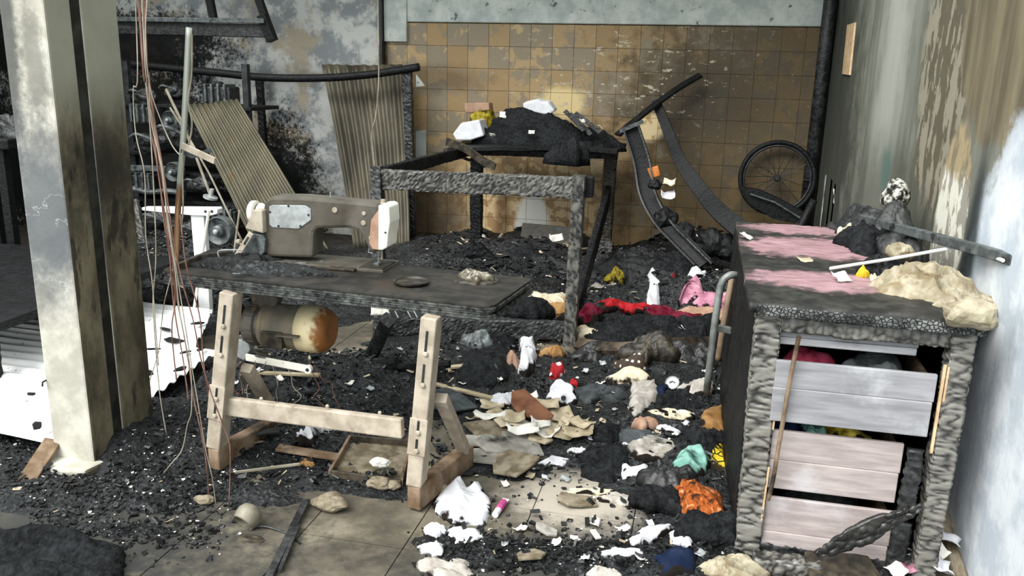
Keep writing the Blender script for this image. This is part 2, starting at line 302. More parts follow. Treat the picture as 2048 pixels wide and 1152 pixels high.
kd = m.mix(m.ss(m.noise(6, 7, .66, m.scl((1, 1, .5))), .38, .66), C(78, 72, 58), C(122, 114, 94)); kd = m.mix(m.ma('MULTIPLY', m.ss(m.noise(16, 6, .6, m.scl((1, 1, .3), None, (3, 1, 2))), .56, .66), .8), kd, C(36, 34, 28))
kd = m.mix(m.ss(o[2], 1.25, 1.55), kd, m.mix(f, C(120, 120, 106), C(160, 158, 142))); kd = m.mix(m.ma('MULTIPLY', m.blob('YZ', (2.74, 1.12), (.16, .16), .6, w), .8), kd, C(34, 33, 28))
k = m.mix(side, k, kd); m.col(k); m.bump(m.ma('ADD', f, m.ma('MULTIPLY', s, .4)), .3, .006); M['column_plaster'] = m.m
M_plain('column_groove_shade', (38, 38, 32), 16, .9)  # dark colour standing in for the shade inside the recess
# table plywood, burnt
m = NT('burnt_ply', .55, .4); f = m.noise(12, 7, .66); k = m.mix(m.ss(f, .38, .66), C(24, 23, 21), C(52, 48, 41)); k = m.mix(m.ss(m.noise(3, 4), .52, .66), k, C(46, 37, 29)); m.col(k); m.bump(f, .4, .006); M['burnt_ply'] = m.m
M_char('burnt_edge', (22, 24, 25), (92, 94, 90), .5, 80, .5, .5)
# cabinet top: pink paint left between charred bands
m = NT('cabinet_top', .55, .4); f = m.noise(14, 6, .65); v = m.vor(34, 'DISTANCE_TO_EDGE'); w = m.ma('MULTIPLY', m.ma('SUBTRACT', f, .5), 1.6); grain = m.noise(8, 4, .6, m.scl((1, 8, 1)))
pk = m.mix(m.ss(grain, .35, .7), C(140, 108, 112), C(178, 144, 150))
b = m.ma('MAXIMUM', m.ma('MAXIMUM', m.blob('XY', (.50, 3.95), (.30, .13), .25, w), m.blob('XY', (.47, 3.52), (.27, .22), .22, w)), m.blob('XY', (.42, 2.93), (.22, .13), .3, w))
m.col(m.mix(b, m.mix(m.ss(f, .4, .66), C(24, 24, 23), C(58, 56, 52)), pk)); m.bump(f, .4, .006); M['cabinet_top'] = m.m
m = NT('crackled_edge', .5, .45); v = m.vor(85, 'DISTANCE_TO_EDGE'); m.col(m.mix(m.ss(v, .02, .12), C(18, 18, 18), m.mix(m.ss(m.noise(9), .35, .65), C(40, 42, 42), C(128, 130, 128)))); m.bump(m.ss(v, 0, .2), .8, .006); M['crackled_edge'] = m.m
# drawer fronts
def drawer_mat(name, a, b):
    m = NT(name, .6, .35); g = m.noise(5, 5, .6, m.scl((1, 1, 9))); f = m.noise(4, 6, .65); m.col(m.mix(m.ma('MULTIPLY', m.ss(f, .56, .74), .6), m.mix(m.ss(g, .3, .75), C(*a), C(*b)), C(196, 195, 198))); m.bump(g, .18, .004); M[name] = m.m
drawer_mat('drawer_grey', (128, 128, 132), (158, 157, 160)); drawer_mat('drawer_pink', (150, 138, 136), (186, 174, 171))
# printed cloth
m = NT('orange_print', .85, .15); v = m.noise(38, 3, .5, m.scl((1, .6, 1), None, (0, 0, 0), (0, 0, .7)), 1.2); m.col(m.ramp(v, [(.36, C(44, 26, 16)), (.43, C(122, 60, 24)), (.56, C(154, 80, 32)), (.68, C(186, 144, 104))])); m.bump(m.noise(40), .4, .006); M['orange_print'] = m.m
m = NT('yellow_print', .85, .15); v = m.vor(26, 'DISTANCE_TO_EDGE'); m.col(m.mix(m.ss(v, .05, .10), C(40, 52, 24), C(206, 176, 46))); M['yellow_print'] = m.m
m = NT('dotted_cloth', .85, .15); v = m.vor(32, 'F1', None, .15); m.col(m.mix(m.ss(v, .30, .24), C(66, 56, 48), C(214, 206, 192))); M['dotted_cloth'] = m.m
m = NT('red_print', .85, .15); v = m.vor(24); m.col(m.mix(m.ss(v, .42, .36), C(150, 34, 40), C(222, 214, 208))); M['red_print'] = m.m

# ------------------------------------------------------------------ mesh helpers
WL = {}
class MB:
    def __init__(s): s.v = []; s.f = []; s.at = {}
    def add(s, vs, fs):
        o = len(s.v); s.v += [Vector(v) for v in vs]; s.f += [tuple(i + o for i in f) for f in fs]; return s
    def hexa(s, p):                    # 8 corners: bottom ring 0-3, top ring 4-7
        return s.add(p, [(3, 2, 1, 0), (4, 5, 6, 7), (0, 1, 5, 4), (1, 2, 6, 5), (2, 3, 7, 6), (3, 0, 4, 7)])
    def box(s, a, b):
        (x0, y0, z0), (x1, y1, z1) = a, b
        return s.hexa([(x0, y0, z0), (x1, y0, z0), (x1, y1, z0), (x0, y1, z0), (x0, y0, z1), (x1, y0, z1), (x1, y1, z1), (x0, y1, z1)])
    def bar(s, p0, p1, w, t, up=(0, 0, 1)):   # w across, t along up
        p0, p1 = Vector(p0), Vector(p1); a = (p1 - p0).normalized(); u = Vector(up); sd = a.cross(u).normalized(); u = sd.cross(a)
        c = [(-1, -1), (1, -1), (1, 1), (-1, 1)]
        return s.hexa([p0 + sd * (w / 2 * i) + u * (t / 2 * j) for i, j in c] + [p1 + sd * (w / 2 * i) + u * (t / 2 * j) for i, j in c])
    def tube(s, pts, r, n=8, cap=True):
        pts = [Vector(p) for p in pts]; rs = r if isinstance(r, (list, tuple)) else [r] * len(pts)
        o = len(s.v); prev = None
        for i, p in enumerate(pts):
            t = (pts[min(i + 1, len(pts) - 1)] - pts[max(i - 1, 0)]).normalized()
            if prev is None: u = t.orthogonal().normalized()
            else: u = (prev - t * prev.dot(t)).normalized()
            prev = u; w = t.cross(u)
            for k in range(n):
                a = 2 * math.pi * k / n; s.v.append(p + (u * math.cos(a) + w * math.sin(a)) * rs[i])
        for i in range(len(pts) - 1):
            for k in range(n):
                a = o + i * n + k; b = o + i * n + (k + 1) % n; s.f.append((a, b, b + n, a + n))
        if cap:
            s.f.append(tuple(o + k for k in reversed(range(n)))); s.f.append(tuple(o + (len(pts) - 1) * n + k for k in range(n)))
        return s
    def prism(s, pts, d):                # polygon (3D points) extruded by vector d
        n = len(pts); d = Vector(d); P = [Vector(p) for p in pts]
        nrm = Vector((0, 0, 0))
        for i in range(n): nrm += P[i].cross(P[(i + 1) % n])
        if nrm.dot(d) > 0: P = P[::-1]
        return s.add(P + [p + d for p in P], [tuple(range(n)), tuple(range(2 * n - 1, n - 1, -1))] + [(i, n + i, n + (i + 1) % n, (i + 1) % n) for i in range(n)])
    def lathe(s, c, axis, prof, n=24):   # prof: (distance along axis, radius)
        c = Vector(c); a = Vector(axis).normalized(); u = a.orthogonal().normalized(); w = a.cross(u); o = len(s.v)
        for d, r in prof:
            for k in range(n):
                t = 2 * math.pi * k / n; s.v.append(c + a * d + (u * math.cos(t) + w * math.sin(t)) * max(r, 1e-4))
        for i in range(len(prof) - 1):
            for k in range(n):
                A = o + i * n + k; B = o + i * n + (k + 1) % n; s.f.append((A, B, B + n, A + n))
        s.f.append(tuple(o + k for k in reversed(range(n)))); s.f.append(tuple(o + (len(prof) - 1) * n + k for k in range(n)))
        return s
    def grid(s, fn, nu, nv):
        vs = [fn(i / nu, j / nv) for j in range(nv + 1) for i in range(nu + 1)]
        return s.add(vs, [(j * (nu + 1) + i, j * (nu + 1) + i + 1, (j + 1) * (nu + 1) + i + 1, (j + 1) * (nu + 1) + i) for j in range(nv) for i in range(nu)])
    def charbar(s, p0, p1, w, t, up=(0, 0, 1), amp=.006, ca=.03, cb=.03, res=.012, taper=1.0, seed=0.0, ripple=0.0):
        """bar with real blistered char: voronoi pillows pushed out of a fine box"""
        p0, p1 = Vector(p0), Vector(p1); L = (p1 - p0).length; a = (p1 - p0) / L; u = Vector(up); sd = a.cross(u).normalized(); u = sd.cross(a)
        na = max(2, int(L / res)); nw = max(1, int(w / res)); nt = max(1, int(t / res))
        per = [(-.5 + i / nw, -.5) for i in range(nw)] + [(.5, -.5 + i / nt) for i in range(nt)] + [(.5 - i / nw, .5) for i in range(nw)] + [(-.5, .5 - i / nt) for i in range(nt)]
        n = len(per); o = len(s.v)
        for i in range(na + 1):
            k = i / na; c = p0 + a * (L * k); tp = 1 + (taper - 1) * k
            wob = 1 + .06 * noise.noise(Vector((k * L * 6, seed, 2)))
            for q, (x, y) in enumerate(per):
                d = Vector((x * w, y * t)); ex = abs(x) > .499; ey = abs(y) > .499
                nx = (math.copysign(1, x) if ex else 0); ny = (math.copysign(1, y) if ey else 0)
                nl = math.hypot(nx, ny) or 1
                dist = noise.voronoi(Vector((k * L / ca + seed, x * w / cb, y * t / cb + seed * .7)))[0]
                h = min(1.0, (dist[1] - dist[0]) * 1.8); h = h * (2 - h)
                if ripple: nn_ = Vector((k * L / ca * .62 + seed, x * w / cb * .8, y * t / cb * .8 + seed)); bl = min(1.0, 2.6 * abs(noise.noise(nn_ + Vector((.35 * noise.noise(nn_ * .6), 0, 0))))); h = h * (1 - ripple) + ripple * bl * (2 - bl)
                s.at.setdefault('ash', []).append(h)  # pillow height, drives the painted top sheen and crack shade
                h = amp * (h - 1) + amp * .6 * noise.noise(Vector((k * L * 9, x * w * 14 + seed, y * t * 14)))
                if ex and ey: h -= amp * .7
                s.v.append(c + sd * ((d.x * tp * wob) + nx / nl * h) + u * ((d.y * tp * wob) + ny / nl * h))
        for i in range(na):
            for q in range(n):
                A = o + i * n + q; B = o + i * n + (q + 1) % n; s.f.append((A, B, B + n, A + n))
        s.f.append(tuple(o + k for k in reversed(range(n)))); s.f.append(tuple(o + na * n + k for k in range(n)))
        return s
    def build(s, name, mat, parent=None, smooth=False, bevel=0, solid=0, label=None, cat=None, group=None, kind=None, sub=0):
        if parent is not None: off = WL[parent]
        else:
            zs = min(v.z for v in s.v); off = Vector((sum(v.x for v in s.v) / len(s.v), sum(v.y for v in s.v) / len(s.v), zs))
        me = bpy.data.meshes.new(name); me.from_pydata([v - off for v in s.v], [], s.f); me.update()
        if smooth: me.polygons.foreach_set('use_smooth', [True] * len(me.polygons))
        me.materials.append(M[mat])
        for an, av in s.at.items():
            if len(av) == len(s.v): me.attributes.new(an, 'FLOAT', 'POINT').data.foreach_set('value', av)
        ob = bpy.data.objects.new(name, me); COL.objects.link(ob); WL[ob] = off.copy()
        if parent is not None: ob.parent = parent
        else: ob.location = off
        if solid: md = ob.modifiers.new('thickness', 'SOLIDIFY'); md.thickness = solid; md.offset = 0
        if bevel: md = ob.modifiers.new('edges', 'BEVEL'); md.width = bevel; md.segments = 2; md.limit_method = 'ANGLE'
        if sub: md = ob.modifiers.new('smooth', 'SUBSURF'); md.levels = sub; md.render_levels = sub
        tag(ob, label, cat, group, kind); return ob
def tag(o, label=None, cat=None, group=None, kind=None):
    for k, v in (('label', label), ('category', cat), ('group', group), ('kind', kind)):
        if v: o[k] = v
    return o
def thing(name, loc, label, cat, group=None, kind=None):
    o = bpy.data.objects.new(name, None); o.empty_display_size = .05; COL.objects.link(o); o.location = Vector(loc); WL[o] = Vector(loc); return tag(o, label, cat, group, kind)
def dup(src, parent, loc):
    c = src.copy(); COL.objects.link(c); c.parent = parent; c.location = Vector(loc) - (WL[parent] if parent else Vector((0, 0, 0))); WL[c] = Vector(loc); return c

# ------------------------------------------------------------------ setting
XR, YB, XL, ZC = 0.93, 7.45, -6.4, 3.3
floor = MB().box((XL, -1.5, -.2), (XR + .2, YB, -.012)).build('floor', 'grout', kind='structure', label='grimy tiled workshop floor under the ash', cat='floor')
TS = .366
tp = MB().box((-TS / 2 + .002, -TS / 2 + .002, -.02), (TS / 2 - .002, TS / 2 - .002, 0))
first = None
for j in range(-3, 8):
    for i in range(-6, 5):
        c = Vector((-.88 + TS * (i + .5), 2.345 + TS * (j + .5), -.0015 * random.random()))
        if c.x - TS / 2 > XR: continue
        if first is None:
            me = bpy.data.meshes.new('floor_tile'); me.from_pydata([tuple(v) for v in tp.v], [], tp.f); me.materials.append(M['floor_tile'])
            first = me
        o = bpy.data.objects.new('floor_tile', first); COL.objects.link(o); o.parent = floor; o.location = c - WL[floor]
wb = MB().box((-2.95, YB, -.02), (XR, YB + .2, 1.95)).build('wall_back', 'tile_joint', kind='structure', label='tiled back wall stained brown by smoke', cat='wall')
TW = .19; me = None
tb = MB().box((-TW / 2 + .0016, -.006, -TW / 2 + .0016), (TW / 2 - .0016, .004, TW / 2 - .0016))
for r in range(10):
    for c in range(20):
        x = XR - .02 - TW * (c + .5); z = 1.943 - TW * (r + .5)
        if x - TW / 2 < -2.93: continue
        if me is None: me = bpy.data.meshes.new('wall_tile'); me.from_pydata([tuple(v) for v in tb.v], [], tb.f); me.materials.append(M['wall_tile'])
        o = bpy.data.objects.new('wall_tile', me); COL.objects.link(o); o.parent = wb
        o.location = Vector((x, YB - .002 - .002 * random.random(), z)) - WL[wb]; o.rotation_euler = (random.uniform(-.006, .006), 0, random.uniform(-.006, .006))
MB().box((-2.95, YB - .03, 1.95), (XR, YB + .2, ZC)).build('wall_upper', 'plaster_upper', kind='structure', label='pale plaster band above the tiled wall', cat='wall', bevel=.01)
def wgrid(name, fn, nu, nv, mat, label): return MB().grid(fn, nu, nv).build(name, mat, kind='structure', label=label, cat='wall', smooth=True, solid=.0)
MB().box((XL, YB - .08, -.02), (-2.92, YB + .2, ZC)).build('wall_left', 'plaster_left', kind='structure', label='rough plaster wall burnt black towards the metal rack', cat='wall', bevel=.008)
MB().box((XR, 1.2, -.02), (XR + .2, YB + .2, ZC)).build('wall_right', 'plaster_right', kind='structure', label='side wall with streaked soot and flaking coats of plaster', cat='wall')
MB().box((XL - .2, 3.0, -.02), (XL, YB + .2, ZC)).build('wall_side', 'plaster_left', kind='structure', label='sooty side wall in the dark corner', cat='wall')
MB().box((XL, 5.6, ZC), (XR + .2, YB + .2, ZC + .15)).build('ceiling', 'plaster_upper', kind='structure', label='ceiling slab left over the back of the room', cat='ceiling')
MB().charbar((XL, 2.5, ZC - .1), (XR, 2.5, ZC - .1), .1, .14, res=.05).build('trim_1', 'char', kind='structure', label='charred roof beam across the open front', cat='beam')

# column
cl = thing('concrete_column', (-2.30, 2.72, 0), 'square plastered column, pale in front, with brown shade painted on its side', 'column', kind='structure')
MB().box((-2.385, 2.53, 0), (-2.205, 2.655, ZC)).build('shaft', 'column_plaster', cl, bevel=.008)
MB().box((-2.375, 2.655, 0), (-2.210, 2.705, ZC)).build('groove_shade', 'column_groove_shade', cl)  # nearly flush fill strip, coloured dark in place of recess shade
MB().box((-2.385, 2.705, 0), (-2.205, 2.90, ZC)).build('shaft', 'column_plaster', cl, bevel=.008)
nl = DY(93, 760, 2.53); MB().tube([nl + Vector((0, .02, 0)), nl + Vector((-.005, -.015, -.004)), nl + Vector((-.006, -.017, -.02))], .004, 6).build('nail', 'dark_metal', cl)
MB().prism([(-2.42, 2.42, 0), (-2.19, 2.46, 0), (-2.17, 2.56, 0), (-2.42, 2.56, 0)], (0, 0, .05)).build('footing', 'column_plaster', cl, bevel=.012)

# debris ground
def gfn(u, v):
    x = -5.6 + (XR - .005 + 5.6) * u; y = 1.75 + (YB - 1.84) * (v ** 1.35); return Vector((x, y, G(x, y)))
MB().grid(gfn, 460, 420).build('burnt_debris', 'ash_ground', kind='stuff', label='wet black ash and burnt debris over the floor', cat='debris', smooth=False)
# loose charcoal lumps
ch = MB(); fl_ = MB()
CH = [(0, 700, 860, 980), (0, 860, 430, 1010), (60, 960, 480, 1110), (430, 700, 900, 980), (860, 680, 1450, 1152), (880, 560, 1460, 720), (840, 470, 1440, 600), (240, 500, 520, 640), (860, 1060, 1450, 1152)]
for k in range(12000):
    a = random.choice(CH); p = FL(random.uniform(a[0], a[2]), random.uniform(a[1], a[3])); x, y = p.x + random.gauss(0, .03), p.y + random.gauss(0, .05)
    if not (-5.4 < x < XR - .02 and 1.8 < y < YB - .05) or (x > .19 and 2.6 < y < 4.05) or (-2.44 < x < -2.17 and 2.48 < y < 2.93): continue
    g = G(x, y)
    if g < -.012 and random.random() < .72: continue
    r = random.choice((.002, .003, .003, .004, .004, .005, .006, .009)) * (0.6 + .17 * y); e = [Vector((sx * random.uniform(.5, 1.2), sy * random.uniform(.4, 1.1), sz * random.uniform(.3, .8))) * r for sx, sy, sz in ((-1, -1, -1), (1, -1, -1), (1, 1, -1), (-1, 1, -1), (-1, -1, 1), (1, -1, 1), (1, 1, 1), (-1, 1, 1))]
    q = Matrix.Rotation(random.uniform(0, 6.3), 3, 'Z') @ Matrix.Rotation(random.uniform(-.6, .6), 3, 'X'); c = Vector((x, y, max(0, g) + r * .3))
    ch.hexa([c + q @ v for v in e])
ch.build('charcoal_crumbs', 'charcoal', kind='stuff', label='crumbled charcoal bits strewn over the floor', cat='charcoal')
for k in range(900):
    a = random.choice(CH); p = FL(random.uniform(a[0], a[2]), random.uniform(a[1], a[3])); x, y = p.x, p.y
    if not (-5.4 < x < XR - .02 and 1.8 < y < YB - .05) or (x > .19 and 2.6 < y < 4.05): continue
    g = max(0, G(x, y)); r = random.choice((.002,.003,.003,.004,.007)) * (.6 + .15 * y); q = Matrix.Rotation(random.uniform(0, 6.3), 3, 'Z') @ Matrix.Rotation(random.uniform(-.7, .7), 3, 'X'); c = Vector((x, y, g + r * .5))
    o = [Vector((-r, -r * .6, 0)), Vector((r, -r * .7, 0)), Vector((r * .7, r * .8, 0)), Vector((-r * .8, r * .5, 0))]
    fl_.hexa([c + q @ v for v in o] + [c + q @ (v + Vector((0, 0, .0015))) for v in o])
fl_.build('ash_flakes', 'paper', kind='stuff', label='pale flakes of ash and paper among the charcoal', cat='ash')

fd = MB(); fp = MB()
for k in range(2000):
    a = random.choice(CH[3:8] if k % 4 else CH); p = FL(random.uniform(a[0], a[2]), random.uniform(a[1], a[3])); x, y = p.x, p.y
    if not (-5.4 < x < XR - .04 and 1.9 < y < YB - .06) or (x > .15 and 2.5 < y < 4.1) or (-2.45 < x < -2.15 and 2.45 < y < 2.95) or (x < -2.3 and 2.5 < y < 4.35): continue
    g = G(x, y)
    if g < -.01 and random.random() < .8: continue
    pale = random.random() < .13; L = random.uniform(.008, .026) * (.4 + .22 * y) * (.8 if pale else 1); w = L * random.uniform(.12, .6); t = random.uniform(.002, .012) * (.3 if pale else 1)
    q = Matrix.Rotation(random.uniform(0, 6.3), 3, 'Z') @ Matrix.Rotation(random.gauss(0, .4), 3, 'X') @ Matrix.Rotation(random.gauss(0, .35), 3, 'Y'); c = Vector((x, y, max(0, g) + t + .006))
    e = [Vector((-L * random.uniform(.7, 1), -w * random.uniform(.4, 1), 0)), Vector((L * random.uniform(.7, 1), -w * random.uniform(.4, 1), 0)), Vector((L * random.uniform(.5, 1), w * random.uniform(.4, 1), 0)), Vector((-L * random.uniform(.5, 1), w * random.uniform(.4, 1), 0))]
    (fp if pale else fd).hexa([c + q @ v for v in e] + [c + q @ (v * .92 + Vector((0, 0, t))) for v in e])
fd.build('charred_fragments', 'charcoal', kind='stuff', label='charred splinters and flat fragments mixed in the ash', cat='fragments')
fp.build('pale_fragments', 'paper_tan', kind='stuff', label='pale torn fragments mixed in the ash', cat='fragments')
# ------------------------------------------------------------------ generators
def PX(pts, y): return [DY(a, b, y) for a, b in pts]
def lump(name, label, cat, c, rx, ry, h, mat, rot=0, seed=0, fold=.5, rough=.25, group=None, parent=None, sharp=1.0, seg=56, rings=20):
    """crumpled cloth / lump resting at c: irregular outline, ridged folds"""
    b = MB(); c = Vector(c); vs = []; cr, sr = math.cos(rot), math.sin(rot); fh = min(h, .55 * min(rx, ry)); rim = []
    for i in range(rings + 1):
        r = i / rings
        for k in range(seg):
            a = 2 * math.pi * k / seg; d = Vector((math.cos(a), math.sin(a)))
            out = 1 + rough * 2.0 * noise.noise(Vector((d.x * 1.3 + seed * 7.3, d.y * 1.3, seed))) + rough * .8 * noise.noise(Vector((d.x * 3.5 + seed, d.y * 3.5, 5))) + rough * .4 * noise.noise(Vector((d.x * 9 + seed, d.y * 9, 5)))
            x, y = d.x * r * out, d.y * r * out
            pr_ = (1 - r ** (3.0 * sharp)) ** .7 if r < 1 else 0
            q = Vector((x * 1.1 + seed * 3.1, y * 2.0 + seed, seed))
            w1 = noise.noise(q); fr = 1 - abs(noise.noise(q * 1.7 + Vector((w1, -w1, 3)))) * 2.6; f2 = 1 - abs(noise.noise(q * 4.1 + Vector((2 * w1, w1, 8)))) * 2.6
            
            w3 = noise.noise(q * .75 + Vector((11, 4, 2)))
            z = h * pr_ * max(.28, .62 + .75 * w3 + .25 * w1) + fh * fold * (.30 * fr + .14 * f2) * min(1, 2.5 * (1 - r) + .15); rim.append(r)
            if i == rings: z = -.015 - .3 * h * rough
            X, Y = x * rx, y * ry
            vs.append(c + Vector((X * cr - Y * sr, X * sr + Y * cr, z)))
    fs = [(i * seg + k, i * seg + (k + 1) % seg, (i + 1) * seg + (k + 1) % seg, (i + 1) * seg + k) for i in range(rings) for k in range(seg)]
    fs.append(tuple(rings * seg + k for k in range(seg)))
    fs = [tuple(reversed(f)) for f in fs]
    b.add(vs, fs); b.at['rim'] = rim
    return b.build(name, mat, parent, smooth=True, label=label, cat=cat, group=group)
def drape(name, label, cat, outline, h, mat, seed=0, fold=.8, parent=None, group=None, ground=None, seg=72, rings=22):
    """cloth with a given ground outline (photo points carried onto the debris), draped over a low hump"""
    P = [PG(*q) if ground is None else FL(*q, ground) for q in outline]; c = sum(P, Vector()) / len(P)
    c.z = GZ(c.x, c.y) if ground is None else ground
    loop = []; n = len(P)
    for i in range(n):
        for j in range(seg // n + 1): loop.append(P[i].lerp(P[(i + 1) % n], j / (seg // n + 1)))
    sg = len(loop); vs = []; rim = []; wd = min(max(p.x for p in P) - min(p.x for p in P), max(p.y for p in P) - min(p.y for p in P)); fh = min(h * .8, .12 * wd)
    for i in range(rings + 1):
        r = i / rings
        for k, e in enumerate(loop):
            o = e + (e - c) * (.10 * noise.noise(Vector((e.x * 22 + seed, e.y * 22, seed))) + .02 * noise.noise(Vector((e.x * 60 + seed, e.y * 60, 2))))
            p = c.lerp(o, r); q = Vector((p.x * 9 + seed * 2.3, p.y * 9, seed)); w1 = noise.noise(q * .6)
            fr = 1 - 2.4 * abs(noise.noise(Vector((q.x * 1.3 + w1, q.y * .7 - w1, 3)))); f2 = 1 - 2.4 * abs(noise.noise(q * 2.3 + Vector((w1, w1, 8))))
            pr_ = (1 - r ** 3.2) ** .7 if r < 1 else 0
            z = (GZ(p.x, p.y) if ground is None else ground) * .5 + p.z * .5 + h * pr_ * max(.3, .75 + .6 * w1) + fh * fold * (fr * .8 + f2 * .15) * min(1, 2.5 * (1 - r) + .12)
            if i == rings: z = p.z - .02
            vs.append(Vector((p.x, p.y, z))); rim.append(r)
    fs = [(i * sg + (k + 1) % sg, i * sg + k, (i + 1) * sg + k, (i + 1) * sg + (k + 1) % sg) for i in range(rings) for k in range(sg)]
    a_ = sum((P[i].x * P[(i + 1) % n].y - P[(i + 1) % n].x * P[i].y) for i in range(n))
    if a_ > 0: fs = [tuple(reversed(f)) for f in fs]
    fs = [tuple(reversed(f)) for f in fs]
    b = MB().add(vs, fs); b.at['rim'] = rim; return b.build(name, mat, parent, smooth=True, label=label, cat=cat, group=group)
def scrap(name, label, cat, c, w, l, mat, rot=0, tilt=0, curl=.2, seed=0, group=None, roll=0.0, parent=None, n=6, th=.0022):
    b = MB(); c = Vector(c); R3 = Matrix.Rotation(rot, 3, 'Z') @ Matrix.Rotation(tilt, 3, 'X') @ Matrix.Rotation(roll, 3, 'Y')
    def fn(u, v):
        x, y = (u - .5), (v - .5)
        e = 1 + .22 * noise.noise(Vector((x * 3.3 + seed, y * 3.3, seed)))
        z = curl * (x * x * w + .6 * noise.noise(Vector((x * 2 + seed, y * 2 + seed, 1))) * w * .6)
        return c + R3 @ Vector((x * w * e, y * l * e, z))
    b.grid(fn, n, n)
    lo = min(v.z for v in b.v); dz = c.z - lo + .001
    if parent is None:
        for v in b.v: v.z += dz
    return b.build(name, mat, parent, smooth=True, solid=th, label=label, cat=cat, group=group)
def slab(name, label, cat, c, pts, th, mat, rot=0, tilt=0, roll=0, group=None, parent=None):
    c = Vector(c); R3 = Matrix.Rotation(rot, 3, 'Z') @ Matrix.Rotation(tilt, 3, 'X') @ Matrix.Rotation(roll, 3, 'Y')
    P = [R3 @ Vector((x, y, 0)) for x, y in pts]; lo = min(p.z for p in P); P = [c + p - Vector((0, 0, lo)) for p in P]
    return MB().prism(P, R3 @ Vector((0, 0, th))).build(name, mat, parent, bevel=min(.003, th * .3), label=label, cat=cat, group=group)
def rpoly(r, n, seed, sx=1, sy=1):
    rd = random.Random(seed); return [(r * sx * rd.uniform(.65, 1.1) * math.cos(2 * math.pi * (k + rd.uniform(-.25, .25)) / n), r * sy * rd.uniform(.65, 1.1) * math.sin(2 * math.pi * (k + rd.uniform(-.25, .25)) / n)) for k in range(n)]
def rock(name, label, c, r, mat, seed, sx=1, sy=1, sz=.7, cat='stone', group=None, parent=None):
    b = MB(); bm = bmesh.new(); bmesh.ops.create_icosphere(bm, subdivisions=3, radius=1)
    vs = []
    for v in bm.verts:
        p = v.co.copy(); k = 1 + .35 * noise.noise(p * 1.3 + Vector((seed, 0, 0))) + .12 * noise.noise(p * 4 + Vector((seed, 2, 0)))
        p *= k; vs.append(Vector((p.x * r * sx, p.y * r * sy, p.z * r * sz)))
    lo = min(v.z for v in vs); c = Vector(c); vs = [v + c - Vector((0, 0, lo + r * .08)) for v in vs]
    b.add(vs, [tuple(l.index for l in f.verts) for f in bm.faces]); bm.free()
    return b.build(name, mat, parent, label=label, cat=cat, group=group)
def ribbon(b, path, w, t, wdir):
    """board bent along path; w across wdir, thickness t"""
    path = [Vector(p) for p in path]; ws = w if isinstance(w, (list, tuple)) else [w] * len(path); wd_ = Vector(wdir).normalized(); o = len(b.v); n = len(path)
    for i, p in enumerate(path):
        tg = (path[min(i + 1, n - 1)] - path[max(i - 1, 0)]).normalized(); s_ = (wd_ - tg * wd_.dot(tg)).normalized(); nn = tg.cross(s_)
        for a, c in ((-1, -1), (1, -1), (1, 1), (-1, 1)): b.v.append(p + s_ * (a * ws[i] / 2) + nn * (c * t / 2))
    for i in range(n - 1):
        for k in range(4): A = o + i * 4 + k; B = o + i * 4 + (k + 1) % 4; b.f.append((A, B, B + 4, A + 4))
    b.f += [(o + 3, o + 2, o + 1, o), (o + (n - 1) * 4, o + (n - 1) * 4 + 1, o + (n - 1) * 4 + 2, o + (n - 1) * 4 + 3)]
    return b
def smooth_path(pts, k=6):
    pts = [Vector(p) for p in pts]; out = []
    for i in range(len(pts) - 1):
        p0, p1, p2, p3 = pts[max(i - 1, 0)], pts[i], pts[i + 1], pts[min(i + 2, len(pts) - 1)]
        for j in range(k):
            t = j / k; out.append(.5 * ((2 * p1) + (p2 - p0) * t + (2 * p0 - 5 * p1 + 4 * p2 - p3) * t * t + (3 * p1 - p0 - 3 * p2 + p3) * t ** 3))
    out.append(pts[-1]); return out
def corrugated(name, label, TL, TR, BR, BL, waves, amp, mat, nv=20, bend=0, group=None, cat='metal sheet', rag=.01):
    TL, TR, BR, BL = map(Vector, (TL, TR, BR, BL)); nrm = (TR - TL).cross(BL - TL).normalized()
    def fn(u, v):
        p = (TL * (1 - u) + TR * u) * (1 - v) + (BL * (1 - u) + BR * u) * v
        e = rag * noise.noise(Vector((u * 9, v * 2, 3)))
        return p + nrm * (amp * math.sin(2 * math.pi * waves * u) + bend * math.sin(math.pi * v) + bend * .6 * math.sin(math.pi * u * 1.3) + .01 * noise.noise(Vector((u * 3, v * 4, 1)))) + (BL - TL).normalized() * (e if v in (0, 1) else 0)
    return MB().grid(fn, int(waves * 8), nv).build(name, mat, smooth=True, solid=.0025, label=label, cat=cat, group=group)

# ------------------------------------------------------------------ sewing bench
bt = thing('sewing_bench', (-1.3, 2.85, 0), 'burnt plywood sewing bench on a beige steel stand with adjustable legs', 'bench')
fl0, fr0, br0, bl0 = Vector((-1.99, 2.72)), Vector((-.655, 2.62)), Vector((-.60, 3.06)), Vector((-2.03, 3.16))
for k in range(6):
    q = k * .0085; ins = random.uniform(-.006, .010); P = []
    cs = [fl0, fr0, br0, bl0]; cen = (fl0 + fr0 + br0 + bl0) / 4
    rr = .05
    for i in range(4):
        a, b_, c_ = cs[i - 1], cs[i], cs[(i + 1) % 4]; d0 = (a - b_).normalized(); d1 = (c_ - b_).normalized()
        for t in range(5):
            u = t / 4; p = b_ + d0 * rr * (1 - u) ** 2 + d1 * rr * u * u; P.append(p + (cen - p).normalized() * ins)
    # ragged edge points along the long front
    pts = []
    for i, p in enumerate(P):
        nx = P[(i + 1) % len(P)]; L = (nx - p).length; m_ = max(1, int(L / .05))
        for j in range(m_):
            r_ = p.lerp(nx, j / m_); pts.append(r_ + (cen - r_).normalized() * (.004 * noise.noise(Vector((r_.x * 14, r_.y * 14, k * 3.3)))))
    MB().prism([(p.x, p.y, .733 + q) for p in pts], (0, 0, .0068)).build('plywood_layer', 'burnt_ply' if k == 5 else 'burnt_edge', bt)
